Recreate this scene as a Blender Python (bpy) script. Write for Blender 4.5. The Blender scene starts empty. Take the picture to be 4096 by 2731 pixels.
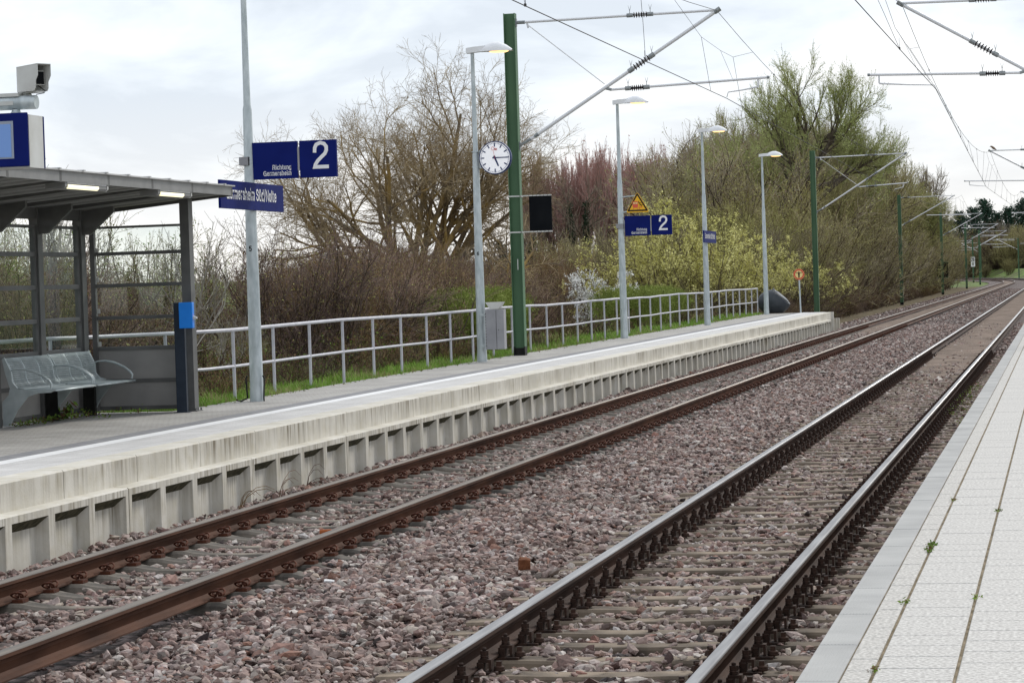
import bpy, bmesh, math, random
import numpy as np
from mathutils import Vector, Matrix
R = math.radians
PI = math.pi
scn = bpy.context.scene
col = scn.collection
random.seed(7)

# ------------------------------------------------------------------ camera
EYE = 2.047
F_PX, YAW, PITCH, ROLL = 10549.1, -0.2061295, -0.0223268, -0.0322039
def cam_axes():
    cy, sy, cp, sp = math.cos(YAW), math.sin(YAW), math.cos(PITCH), math.sin(PITCH)
    fwd = Vector((sy*cp, cy*cp, sp)); right = Vector((cy, -sy, 0)); up = right.cross(fwd)
    cr, sr = math.cos(ROLL), math.sin(ROLL)
    return right*cr+up*sr, right*-sr+up*cr, fwd
RT, UP, FW = cam_axes()
cd = bpy.data.cameras.new('camera'); cam = bpy.data.objects.new('camera', cd); col.objects.link(cam)
cd.sensor_width = 36; cd.lens = 36*F_PX/4096; cd.clip_start = 0.5; cd.clip_end = 9000
m = Matrix.Identity(4)
for i in range(3):
    m[i][0], m[i][1], m[i][2] = RT[i], UP[i], -FW[i]
m[2][3] = EYE
cam.matrix_world = m
scn.camera = cam
RTn, UPn, FWn = np.array(RT), np.array(UP), np.array(FW)
def in_frame(P, mx=0.08, my=0.08):
    q = P-np.array([0, 0, EYE]); d = q@FWn
    u = (q@RTn)/d*F_PX/4096; v = (q@UPn)/d*F_PX/4096
    return (d > 0) & (abs(u) < .5+mx) & (abs(v) < .333+my)

# ------------------------------------------------------------------ world, sun, exposure
SUN_EL, SUN_AZ = 38, 28
w = bpy.data.worlds.new('World'); scn.world = w; w.use_nodes = True
nt = w.node_tree; nd = nt.nodes; lk = nt.links; nd.clear()
wo = nd.new('ShaderNodeOutputWorld'); bg = nd.new('ShaderNodeBackground')
sky = nd.new('ShaderNodeTexSky'); sky.sky_type = 'NISHITA'; sky.sun_disc = False
sky.sun_elevation = R(SUN_EL); sky.sun_rotation = R(SUN_AZ)
tc = nd.new('ShaderNodeTexCoord')
mp = nd.new('ShaderNodeMapping'); mp.inputs['Scale'].default_value = (1, 1, 3.2)
nz = nd.new('ShaderNodeTexNoise'); nz.inputs['Scale'].default_value = 7; nz.inputs['Detail'].default_value = 6
nz.inputs['Roughness'].default_value = .55; nz.inputs['Distortion'].default_value = .3
cr = nd.new('ShaderNodeValToRGB')
cr.color_ramp.elements[0].position = .40; cr.color_ramp.elements[0].color = (6.0, 6.5, 7.2, 1)
cr.color_ramp.elements[1].position = .6; cr.color_ramp.elements[1].color = (8.6, 8.7, 8.9, 1)
e_ = cr.color_ramp.elements.new(.5); e_.color = (7.3, 7.8, 8.4, 1)
mx = nd.new('ShaderNodeMix'); mx.data_type = 'RGBA'; mx.inputs[0].default_value = .92
lk.new(tc.outputs['Generated'], mp.inputs[0]); lk.new(mp.outputs[0], nz.inputs['Vector'])
lk.new(nz.outputs[0], cr.inputs[0]); lk.new(sky.outputs[0], mx.inputs[6]); lk.new(cr.outputs[0], mx.inputs[7])
sp_ = nd.new('ShaderNodeSeparateXYZ'); lk.new(tc.outputs['Generated'], sp_.inputs[0])
hr = nd.new('ShaderNodeMapRange'); hr.inputs[1].default_value = .0; hr.inputs[2].default_value = .075; hr.inputs[3].default_value = .55; hr.inputs[4].default_value = 0
lk.new(sp_.outputs[2], hr.inputs[0])
mh = nd.new('ShaderNodeMix'); mh.data_type = 'RGBA'; mh.inputs[7].default_value = (9.2, 8.6, 7.7, 1); lk.new(hr.outputs[0], mh.inputs[0]); lk.new(mx.outputs[2], mh.inputs[6])
lk.new(mh.outputs[2], bg.inputs[0]); bg.inputs[1].default_value = .1
lk.new(bg.outputs[0], wo.inputs[0])
sd = bpy.data.lights.new('sun', 'SUN'); sd.energy = 1.6; sd.angle = R(12); sd.color = (1, .95, .87)
so = bpy.data.objects.new('sun', sd); col.objects.link(so)
az = R(SUN_AZ); el = R(SUN_EL)
sdir = Vector((math.sin(az)*math.cos(el), math.cos(az)*math.cos(el), math.sin(el)))
so.rotation_euler = sdir.to_track_quat('Z', 'Y').to_euler(); so.location = (20, -20, 40)
scn.view_settings.view_transform = 'Standard'; scn.view_settings.look = 'None'
scn.view_settings.exposure = 0.38; scn.view_settings.gamma = 1
scn.render.film_transparent = False

# ------------------------------------------------------------------ material helpers
def srgb(h):
    h = h.lstrip('#'); v = [int(h[i:i+2], 16)/255 for i in (0, 2, 4)]
    return tuple(((c/12.92) if c <= .04045 else ((c+.055)/1.055)**2.4) for c in v)+(1,)
def mat(name, c1, c2=None, scale=5, rough=.7, metal=0, bump=0, bscale=None, stretch=(1, 1, 1), detail=5, lo=.35, hi=.65, rnd=0, vary=0, spec=.22, coat=0):
    M = bpy.data.materials.new(name); M.use_nodes = True
    n = M.node_tree.nodes; l = M.node_tree.links; b = n['Principled BSDF']
    b.inputs['Roughness'].default_value = rough; b.inputs['Metallic'].default_value = metal
    b.inputs['Specular IOR Level'].default_value = spec
    if coat: b.inputs['Coat Weight'].default_value = coat
    t = n.new('ShaderNodeTexCoord'); mpn = n.new('ShaderNodeMapping'); mpn.inputs['Scale'].default_value = stretch
    l.new(t.outputs['Object'], mpn.inputs[0])
    c1 = tuple(c1)[:3]+(1,)
    if c2 is None:
        b.inputs['Base Color'].default_value = c1
        src = None
    else:
        c2 = tuple(c2)[:3]+(1,)
        z = n.new('ShaderNodeTexNoise'); z.inputs['Scale'].default_value = scale; z.inputs['Detail'].default_value = detail
        l.new(mpn.outputs[0], z.inputs['Vector'])
        mr = n.new('ShaderNodeMapRange'); mr.inputs[1].default_value = lo; mr.inputs[2].default_value = hi
        l.new(z.outputs[0], mr.inputs[0])
        x = n.new('ShaderNodeMix'); x.data_type = 'RGBA'; x.inputs[6].default_value = c1; x.inputs[7].default_value = c2
        l.new(mr.outputs[0], x.inputs[0]); src = x.outputs[2]
        l.new(src, b.inputs['Base Color'])
    if rnd:
        oi = n.new('ShaderNodeObjectInfo'); hs = n.new('ShaderNodeHueSaturation')
        m1 = n.new('ShaderNodeMapRange'); m1.inputs[3].default_value = 1-rnd; m1.inputs[4].default_value = 1+rnd
        l.new(oi.outputs['Random'], m1.inputs[0]); l.new(m1.outputs[0], hs.inputs['Value'])
        if src: l.new(src, hs.inputs['Color'])
        else: hs.inputs['Color'].default_value = c1
        l.new(hs.outputs[0], b.inputs['Base Color'])
        if vary:
            m2 = n.new('ShaderNodeMath'); m2.operation = 'MULTIPLY'; m2.inputs[1].default_value = 7.31; l.new(oi.outputs['Random'], m2.inputs[0])
            fr_ = n.new('ShaderNodeMath'); fr_.operation = 'FRACT'; l.new(m2.outputs[0], fr_.inputs[0])
            m3 = n.new('ShaderNodeMapRange'); m3.inputs[3].default_value = .5-vary; m3.inputs[4].default_value = .5+vary; l.new(fr_.outputs[0], m3.inputs[0]); l.new(m3.outputs[0], hs.inputs['Hue'])
            m4 = n.new('ShaderNodeMapRange'); m4.inputs[3].default_value = .65; m4.inputs[4].default_value = 1.25; l.new(fr_.outputs[0], m4.inputs[0]); l.new(m4.outputs[0], hs.inputs['Saturation'])
    if bump:
        z2 = n.new('ShaderNodeTexNoise'); z2.inputs['Scale'].default_value = bscale or scale*6; z2.inputs['Detail'].default_value = 4
        l.new(mpn.outputs[0], z2.inputs['Vector'])
        bp = n.new('ShaderNodeBump'); bp.inputs['Strength'].default_value = 1; bp.inputs['Distance'].default_value = bump
        l.new(z2.outputs[0], bp.inputs['Height']); l.new(bp.outputs[0], b.inputs['Normal'])
    return M
def emis(name, c, s, base=(.8, .8, .8, 1)):
    M = bpy.data.materials.new(name); M.use_nodes = True; b = M.node_tree.nodes['Principled BSDF']
    b.inputs['Base Color'].default_value = base
    b.inputs['Emission Color'].default_value = tuple(c)[:3]+(1,); b.inputs['Emission Strength'].default_value = s
    return M
def glassmat(name, tint=(.93, .96, .95, 1), refl=.1):
    M = bpy.data.materials.new(name); M.use_nodes = True; n = M.node_tree.nodes; l = M.node_tree.links; n.clear()
    o = n.new('ShaderNodeOutputMaterial'); t = n.new('ShaderNodeBsdfTransparent'); g = n.new('ShaderNodeBsdfGlossy')
    t.inputs[0].default_value = tint; g.inputs['Roughness'].default_value = .03
    x = n.new('ShaderNodeMixShader'); fr = n.new('ShaderNodeLayerWeight'); fr.inputs[0].default_value = .5
    p5 = n.new('ShaderNodeMath'); p5.operation = 'POWER'; p5.inputs[1].default_value = 5; l.new(fr.outputs['Facing'], p5.inputs[0])
    ma = n.new('ShaderNodeMath'); ma.operation = 'MULTIPLY_ADD'; ma.inputs[1].default_value = .5; ma.inputs[2].default_value = .03; l.new(p5.outputs[0], ma.inputs[0])
    l.new(ma.outputs[0], x.inputs[0]); l.new(t.outputs[0], x.inputs[1]); l.new(g.outputs[0], x.inputs[2]); l.new(x.outputs[0], o.inputs[0])
    return M

M = {}
M['galv'] = mat('galvanised steel', (.40, .45, .47), (.55, .60, .62), 14, .5, .35, bump=.0006, stretch=(1, 1, .35))
M['galv_rail'] = mat('railing paint', (.42, .42, .46), (.52, .52, .56), 5, .45, .2)
M['mast_green'] = mat('green mast paint', (.066, .135, .075), (.095, .18, .10), 3, .5, bump=.0005, stretch=(1, 1, .2))
M['mast_foot'] = mat('black bitumen', (.01, .01, .01), (.02, .02, .018), 8, .6)
M['alu'] = mat('cantilever aluminium', (.70, .71, .74), None, rough=.4, metal=.15)
M['fitting'] = mat('dull fitting metal', (.22, .24, .25), (.34, .36, .37), 20, .5, .4)
M['insul'] = mat('brown glazed insulator', (.012, .008, .008), None, rough=.5)
M['wire'] = mat('weathered copper wire', (.035, .032, .035), None, rough=.6, metal=.2)
M['navy'] = mat('navy sign enamel', srgb('#101c5e'), srgb('#132066'), 3, .55, bump=.0006, bscale=3, spec=.06)
M['white'] = mat('white lettering', (.8, .8, .82), None, rough=.5)
M['lampwhite'] = mat('lamp head white', (.84, .85, .88), (.78, .79, .82), 4, .4)
M['lamp_lit'] = emis('sodium lens', (1, .6, .25), 1.5, (.8, .6, .3, 1))
M['shelter'] = mat('shelter frame grey', (.10, .10, .10), (.14, .14, .138), 4, .45, .1)
M['shelter_lt'] = mat('shelter fascia grey', (.22, .22, .22), (.27, .27, .27), 4, .5, .1)
M['shelter_top'] = mat('shelter roof sheet', (.45, .45, .45), (.55, .55, .55), 4, .5, .2)
M['panel'] = mat('shelter panel', (.25, .245, .24), (.31, .30, .29), 2.5, .6, bump=.0004, bscale=90)
M['glass'] = glassmat('shelter glazing')
M['bench'] = mat('bench steel', (.36, .41, .42), (.46, .51, .52), 8, .4, .3)
M['blue'] = mat('validator blue', (.01, .2, .72), (.012, .22, .76), 8, .4)
M['dnavy'] = mat('validator post', (.012, .02, .035), (.018, .028, .045), 8, .4)
M['cabinet'] = mat('bin sheet metal', (.27, .27, .29), (.33, .33, .35), 4, .5, .15)
M['black'] = mat('black board', (.006, .007, .009), (.01, .011, .013), 3, .7, spec=.05)
M['offwhite'] = mat('off white metal', (.6, .61, .6), (.5, .5, .48), 3, .5)
M['screen'] = emis('display screen', (.13, .26, .62), .45, (.05, .08, .12, 1))
M['screen_rim'] = mat('screen bezel', (.3, .34, .42), None, rough=.3)
M['tube_lit'] = emis('fluorescent tube', (1, .9, .5), .85)
M['difcover'] = mat('clear cover', (.55, .55, .58), (.42, .43, .45), 20, .2)
M['yellow'] = mat('warning yellow', (.85, .47, .03), None, rough=.5)
M['signred'] = mat('sign red', (.62, .07, .05), None, rough=.5)
M['signcream'] = mat('sign cream', (.78, .62, .26), None, rough=.5)
M['trainred'] = mat('pictogram red', (.7, .12, .07), None, rough=.5)
M['signblack'] = mat('sign black', (.012, .01, .01), None, rough=.5)
M['darkplastic'] = mat('grit container plastic', (.035, .042, .05), (.05, .057, .066), 5, .42, bump=.001, bscale=70)
M['lid'] = mat('grit container lid', (.09, .1, .115), (.12, .13, .15), 5, .35)
M['rust'] = mat('rusty rail', (.05, .022, .013), (.10, .045, .026), 6, .8, 0, bump=.0015, bscale=60, stretch=(1, .25, 1))
M['rustdark'] = mat('dark rusty rail', (.032, .018, .013), (.066, .036, .025), 6, .8, 0, bump=.0015, bscale=60, stretch=(1, .25, 1))
M['railtop'] = mat('polished running surface', (.42, .41, .405), (.54, .53, .52), 20, .36, .55, stretch=(1, .05, 1))
M['railtop2'] = mat('dull running surface', (.26, .235, .21), (.33, .29, .25), 20, .42, .5, stretch=(1, .05, 1))
M['clip'] = mat('rusty spring clip', (.055, .018, .01), (.11, .036, .018), 25, .75, bump=.001)
M['clipdark'] = mat('dark rusty fastening', (.022, .013, .010), (.055, .028, .019), 25, .75, bump=.001)
M['sleeper'] = mat('concrete sleeper', (.075, .068, .06), (.24, .21, .175), 4, .85, bump=.002, bscale=70, rnd=.15)
M['sleeper2'] = mat('flat sleeper', (.08, .064, .05), (.25, .20, .15), 4, .85, bump=.002, bscale=70, rnd=.18)
M['bird'] = mat('bird plumage', (.12, .08, .06), (.3, .2, .14), 30, .8)
M['clockface'] = emis('backlit clock face', (.9, .92, 1), .22, (.82, .82, .84, 1))
M['clockblue'] = mat('clock navy', (.03, .05, .14), None, rough=.4)

def concrete_wall():
    Mt = bpy.data.materials.new('stained concrete'); Mt.use_nodes = True; n = Mt.node_tree.nodes; l = Mt.node_tree.links
    b = n['Principled BSDF']; b.inputs['Roughness'].default_value = .85
    g = n.new('ShaderNodeNewGeometry')
    def noise(sc, sx, det=4):
        mp_ = n.new('ShaderNodeMapping'); mp_.inputs['Scale'].default_value = sx; l.new(g.outputs['Position'], mp_.inputs[0])
        z = n.new('ShaderNodeTexNoise'); z.inputs['Scale'].default_value = sc; z.inputs['Detail'].default_value = det; l.new(mp_.outputs[0], z.inputs['Vector']); return z.outputs[0]
    def mr(s, a, c, o0=0, o1=1):
        q = n.new('ShaderNodeMapRange'); q.inputs[1].default_value = a; q.inputs[2].default_value = c; q.inputs[3].default_value = o0; q.inputs[4].default_value = o1
        l.new(s, q.inputs[0]); return q.outputs[0]
    def mul(a, c):
        q = n.new('ShaderNodeMath'); q.operation = 'MULTIPLY'; l.new(a, q.inputs[0])
        if isinstance(c, float): q.inputs[1].default_value = c
        else: l.new(c, q.inputs[1])
        return q.outputs[0]
    def mixc(f, a, c):
        q = n.new('ShaderNodeMix'); q.data_type = 'RGBA'; l.new(f, q.inputs[0])
        if isinstance(a, tuple): q.inputs[6].default_value = a
        else: l.new(a, q.inputs[6])
        q.inputs[7].default_value = c; return q.outputs[2]
    base = mixc(mr(noise(1.3, (1, 1, 1)), .35, .65), (.49, .465, .405, 1), (.61, .585, .525, 1))
    base = mixc(mul(mr(noise(6, (1, 1, 1)), .45, .7), .5), base, (.45, .41, .31, 1))
    streak = mr(noise(17, (1, 1, .05), 7), .46, .66)
    sep = n.new('ShaderNodeSeparateXYZ'); l.new(g.outputs['Position'], sep.inputs[0])
    top = mr(sep.outputs[2], .28, .50, .15, 1)
    low = mr(sep.outputs[2], -.15, .16, .15, 1)
    patch = mr(noise(.6, (1, 1, 1), 3), .36, .6, .15, 1)
    lz = n.new('ShaderNodeMath'); lz.operation = 'GREATER_THAN'; l.new(sep.outputs[2], lz.inputs[0]); lz.inputs[1].default_value = .3
    mk = n.new('ShaderNodeMix'); l.new(lz.outputs[0], mk.inputs[0]); l.new(low, mk.inputs[2]); l.new(top, mk.inputs[3])
    nv = n.new('ShaderNodeSeparateXYZ'); l.new(g.outputs['Normal'], nv.inputs[0])
    vert = mr(nv.outputs[2], .3, .6, 1, 0)
    base = mixc(mul(mul(mul(streak, mk.outputs[0]), patch), vert), base, (.15, .12, .075, 1))
    white = mr(noise(14, (1, 1, .06), 4), .62, .72)
    base = mixc(mul(white, .35), base, (.72, .71, .66, 1))
    l.new(base, b.inputs['Base Color'])
    z = n.new('ShaderNodeTexNoise'); z.inputs['Scale'].default_value = 40; l.new(g.outputs['Position'], z.inputs['Vector'])
    bp = n.new('ShaderNodeBump'); bp.inputs['Distance'].default_value = .002; l.new(z.outputs[0], bp.inputs['Height']); l.new(bp.outputs[0], b.inputs['Normal'])
    return Mt
M['wall'] = concrete_wall()
M['moss_shade'] = mat('mossy recess ceiling with painted shade', (.045, .043, .022), (.13, .12, .075), 18, .95, lo=.4, hi=.72)  # moss, and the shade of the down-facing chamfer painted into the dark colour

def paver(name, c1, c2, jc, w_, h_, off=.5, mort=.006, speck=True, rot=0, grime=.25):
    """pavers laid out in world x/y"""
    Mt = bpy.data.materials.new(name); Mt.use_nodes = True; n = Mt.node_tree.nodes; l = Mt.node_tree.links
    b = n['Principled BSDF']; b.inputs['Roughness'].default_value = .8
    g = n.new('ShaderNodeNewGeometry'); mp_ = n.new('ShaderNodeMapping'); mp_.inputs['Rotation'].default_value = (0, 0, rot)
    l.new(g.outputs['Position'], mp_.inputs[0])
    br = n.new('ShaderNodeTexBrick'); br.offset = off; br.inputs['Scale'].default_value = 1
    br.inputs['Brick Width'].default_value = w_; br.inputs['Row Height'].default_value = h_
    br.inputs['Mortar Size'].default_value = mort; br.inputs['Mortar Smooth'].default_value = .3
    br.inputs['Color1'].default_value = c1; br.inputs['Color2'].default_value = c2; br.inputs['Mortar'].default_value = jc
    br.inputs['Bias'].default_value = 0
    l.new(mp_.outputs[0], br.inputs['Vector'])
    z = n.new('ShaderNodeTexNoise'); z.inputs['Scale'].default_value = 120; z.inputs['Detail'].default_value = 3; l.new(g.outputs['Position'], z.inputs['Vector'])
    z2 = n.new('ShaderNodeTexNoise'); z2.inputs['Scale'].default_value = 1.1; z2.inputs['Detail'].default_value = 6; l.new(g.outputs['Position'], z2.inputs['Vector'])
    r1 = n.new('ShaderNodeMapRange'); r1.inputs[1].default_value = .3; r1.inputs[2].default_value = .75; r1.inputs[3].default_value = .68; r1.inputs[4].default_value = 1.14
    l.new(z.outputs[0], r1.inputs[0])
    r2 = n.new('ShaderNodeMapRange'); r2.inputs[1].default_value = .35; r2.inputs[2].default_value = .65; r2.inputs[3].default_value = 1-grime; r2.inputs[4].default_value = 1
    l.new(z2.outputs[0], r2.inputs[0])
    mm = n.new('ShaderNodeMath'); mm.operation = 'MULTIPLY'; l.new(r1.outputs[0], mm.inputs[0]); l.new(r2.outputs[0], mm.inputs[1])
    hs = n.new('ShaderNodeHueSaturation'); l.new(br.outputs[0], hs.inputs['Color']); l.new(mm.outputs[0], hs.inputs['Value'])
    l.new(hs.outputs[0], b.inputs['Base Color'])
    bp = n.new('ShaderNodeBump'); bp.inputs['Distance'].default_value = .003; l.new(z.outputs[0], bp.inputs['Height']); l.new(bp.outputs[0], b.inputs['Normal'])
    return Mt
M['pave_left'] = paver('worn grey pavers', (.40, .385, .36, 1), (.47, .455, .43, 1), (.2, .18, .15, 1), .2, .1, mort=.005)
M['pave_edge_left'] = paver('light edge pavers', (.58, .57, .56, 1), (.64, .63, .62, 1), (.32, .3, .28, 1), .3, .3, mort=.004, off=0, grime=.12)
M['coping'] = mat('coping concrete', (.46, .45, .43), (.56, .55, .53), 4, .8, bump=.002, bscale=60)
M['tactile'] = mat('dark guide strip', (.19, .19, .2), (.25, .25, .255), 6, .8, bump=.002, bscale=30)
M['line'] = mat('white line paint', (.78, .78, .78), (.68, .68, .68), 9, .6)
M['slab'] = mat('pale speckled slab', (.40, .385, .365), (.64, .625, .595), 60, .75, bump=.002, bscale=120, lo=.4, hi=.6, rnd=.05)
M['slab_small'] = mat('pale speckled small slab', (.39, .375, .35), (.63, .61, .575), 60, .75, bump=.002, bscale=120, lo=.4, hi=.6, rnd=.08)
M['edge_stone'] = mat('edge stone', (.32, .32, .315), (.40, .40, .39), 2.2, .75, bump=.001, bscale=200, rnd=.04)
M['joint'] = mat('dirty joint filler', (.12, .095, .055), (.27, .22, .15), 9, .95, bump=.004, bscale=60)

# ------------------------------------------------------------------ object helpers
def tag(o, label=None, cat=None, group=None, kind=None):
    if label: o['label'] = label
    if cat: o['category'] = cat
    if group: o['group'] = group
    if kind: o['kind'] = kind
    return o
def link(o, parent=None):
    col.objects.link(o)
    if parent is not None: o.parent = parent
    return o
def empty(name, loc=(0, 0, 0), rz=0, label=None, cat=None, group=None):
    o = bpy.data.objects.new(name, None); o.empty_display_size = .1
    o.location = loc; o.rotation_euler = (0, 0, rz); link(o)
    return tag(o, label, cat, group)
def copy_tree(o, parent=None):
    c = o.copy(); link(c)
    if parent is not None: c.parent = parent
    for ch in list(o.children): copy_tree(ch, c)
    return c
class B:
    """collects primitives; build() links them as one mesh object"""
    def __init__(s): s.v = []; s.f = []; s.mi = []; s.sm = []; s.cur = 0
    def add(s, vs, fs, smooth=False, mi=None):
        o = len(s.v); s.v.extend([tuple(v) for v in vs]); mi = s.cur if mi is None else mi
        for f in fs: s.f.append(tuple(i+o for i in f)); s.mi.append(mi); s.sm.append(smooth)
        return s
    def box(s, x0, x1, y0, y1, z0, z1, mi=None):
        v = [(x, y, z) for z in (z0, z1) for y in (y0, y1) for x in (x0, x1)]
        return s.add(v, [(0, 2, 3, 1), (4, 5, 7, 6), (0, 1, 5, 4), (2, 6, 7, 3), (0, 4, 6, 2), (1, 3, 7, 5)], mi=mi)
    def obox(s, c, ax, ay, az, mi=None):
        c, ax, ay, az = map(Vector, (c, ax, ay, az))
        v = [c+ax*i+ay*j+az*k for k in (-1, 1) for j in (-1, 1) for i in (-1, 1)]
        return s.add(v, [(0, 2, 3, 1), (4, 5, 7, 6), (0, 1, 5, 4), (2, 6, 7, 3), (0, 4, 6, 2), (1, 3, 7, 5)], mi=mi)
    def tube(s, pts, r, n=8, cap=True, mi=None, smooth=True):
        pts = [Vector(p) for p in pts]; rs = r if isinstance(r, (list, tuple)) else [r]*len(pts)
        t0 = (pts[1]-pts[0]).normalized(); u = t0.cross(Vector((0, 0, 1)))
        if u.length < .01: u = t0.cross(Vector((0, 1, 0)))
        u.normalize(); vs = []
        for i, p in enumerate(pts):
            t = (pts[min(i+1, len(pts)-1)]-pts[max(i-1, 0)]).normalized()
            u = (u-t*u.dot(t)).normalized(); w_ = t.cross(u)
            for k in range(n):
                a = 2*PI*k/n; vs.append(p+(u*math.cos(a)+w_*math.sin(a))*rs[i])
        fs = [(i*n+k, i*n+(k+1) % n, (i+1)*n+(k+1) % n, (i+1)*n+k) for i in range(len(pts)-1) for k in range(n)]
        s.add(vs, fs, smooth, mi)
        if cap:
            s.add(vs[:n], [tuple(range(n))[::-1]], False, mi); s.add(vs[-n:], [tuple(range(n))], False, mi)
        return s
    def prism(s, poly, a, e1, e2, d, mi=None):
        """polygon (u,v) in plane a+u*e1+v*e2 extruded by vector d"""
        a, e1, e2, d = map(Vector, (a, e1, e2, d)); n = len(poly)
        v = [a+e1*p[0]+e2*p[1] for p in poly]; v += [q+d for q in v]
        return s.add(v, [tuple(range(n))[::-1], tuple(range(n, 2*n))]+[(i, (i+1) % n, n+(i+1) % n, n+i) for i in range(n)], mi=mi)
    def lathe(s, prof, c=(0, 0, 0), axis='z', n=24, mi=None, smooth=True):
        vs = []; c = Vector(c)
        for r_, h_ in prof:
            for k in range(n):
                a = 2*PI*k/n; x, y = r_*math.cos(a), r_*math.sin(a)
                vs.append(c+(Vector((x, y, h_)) if axis == 'z' else Vector((x, h_, y)) if axis == 'y' else Vector((h_, x, y))))
        m_ = len(prof)
        s.add(vs, [(i*n+k, i*n+(k+1) % n, (i+1)*n+(k+1) % n, (i+1)*n+k) for i in range(m_-1) for k in range(n)], smooth, mi)
        return s
    def build(s, name, mats, parent=None, loc=None, bevel=0):
        me = bpy.data.meshes.new(name); me.from_pydata(s.v, [], s.f)
        for q in (mats if isinstance(mats, (list, tuple)) else [mats]): me.materials.append(M[q] if isinstance(q, str) else q)
        me.polygons.foreach_set('material_index', s.mi); me.polygons.foreach_set('use_smooth', s.sm)
        me.update()
        bm = bmesh.new(); bm.from_mesh(me); bmesh.ops.recalc_face_normals(bm, faces=bm.faces); bm.to_mesh(me); bm.free()
        o = bpy.data.objects.new(name, me); link(o, parent)
        if loc: o.location = loc
        if bevel:
            bv = o.modifiers.new('bevel', 'BEVEL'); bv.width = bevel; bv.segments = 2; bv.limit_method = 'ANGLE'
        return o
def sheet(name, x0, x1, y0, y1, z, mt, n=1, kind='structure'):
    b = B(); ys = np.linspace(y0, y1, n+1)
    for i in range(n): b.add([(x0, ys[i], z), (x1, ys[i], z), (x1, ys[i+1], z), (x0, ys[i+1], z)], [(0, 1, 2, 3)])
    o = b.build(name, mt); return tag(o, kind=kind)
def fastmesh(name, V_, F_, mats, parent=None, mi=None, smooth=False, attr=None):
    """V_ (n,3) F_ (m,3|4) numpy -> mesh object"""
    me = bpy.data.meshes.new(name); nf, k = F_.shape
    me.vertices.add(len(V_)); me.vertices.foreach_set('co', np.ascontiguousarray(V_, dtype=np.float32).ravel())
    me.loops.add(nf*k); me.loops.foreach_set('vertex_index', np.ascontiguousarray(F_, dtype=np.int32).ravel())
    me.polygons.add(nf); me.polygons.foreach_set('loop_start', np.arange(0, nf*k, k, dtype=np.int32))
    for q in mats: me.materials.append(M[q] if isinstance(q, str) else q)
    if mi is not None: me.polygons.foreach_set('material_index', mi.astype(np.int32))
    me.polygons.foreach_set('use_smooth', np.full(nf, smooth))
    if attr is not None:
        a = me.attributes.new('rnd', 'FLOAT', 'POINT'); a.data.foreach_set('value', attr.astype(np.float32))
    me.update(calc_edges=True)
    o = bpy.data.objects.new(name, me); link(o, parent); return o
def _arc(cx, cy, rx, ry, a0, a1, n=14): return [(cx+rx*math.cos(R(a0+(a1-a0)*k/n)), cy+ry*math.sin(R(a0+(a1-a0)*k/n))) for k in range(n+1)]
XH = .73
_n = lambda x0: [(x0, .44), (x0+.03, .58), (x0+.1, .68), (x0+.21, .73), (x0+.32, .70), (x0+.385, .60), (x0+.4, .46), (x0+.4, 0)]
_u = [(0, XH), (0, .26), (.02, .12), (.09, .03), (.19, 0), (.30, .04), (.37, .13), (.4, .27)]
_s = [(.39, .54), (.34, .66), (.2, .73), (.07, .68), (.02, .55), (.07, .44), (.2, .385), (.33, .33), (.40, .21), (.35, .06), (.2, 0), (.06, .05), (0, .19)]
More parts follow.
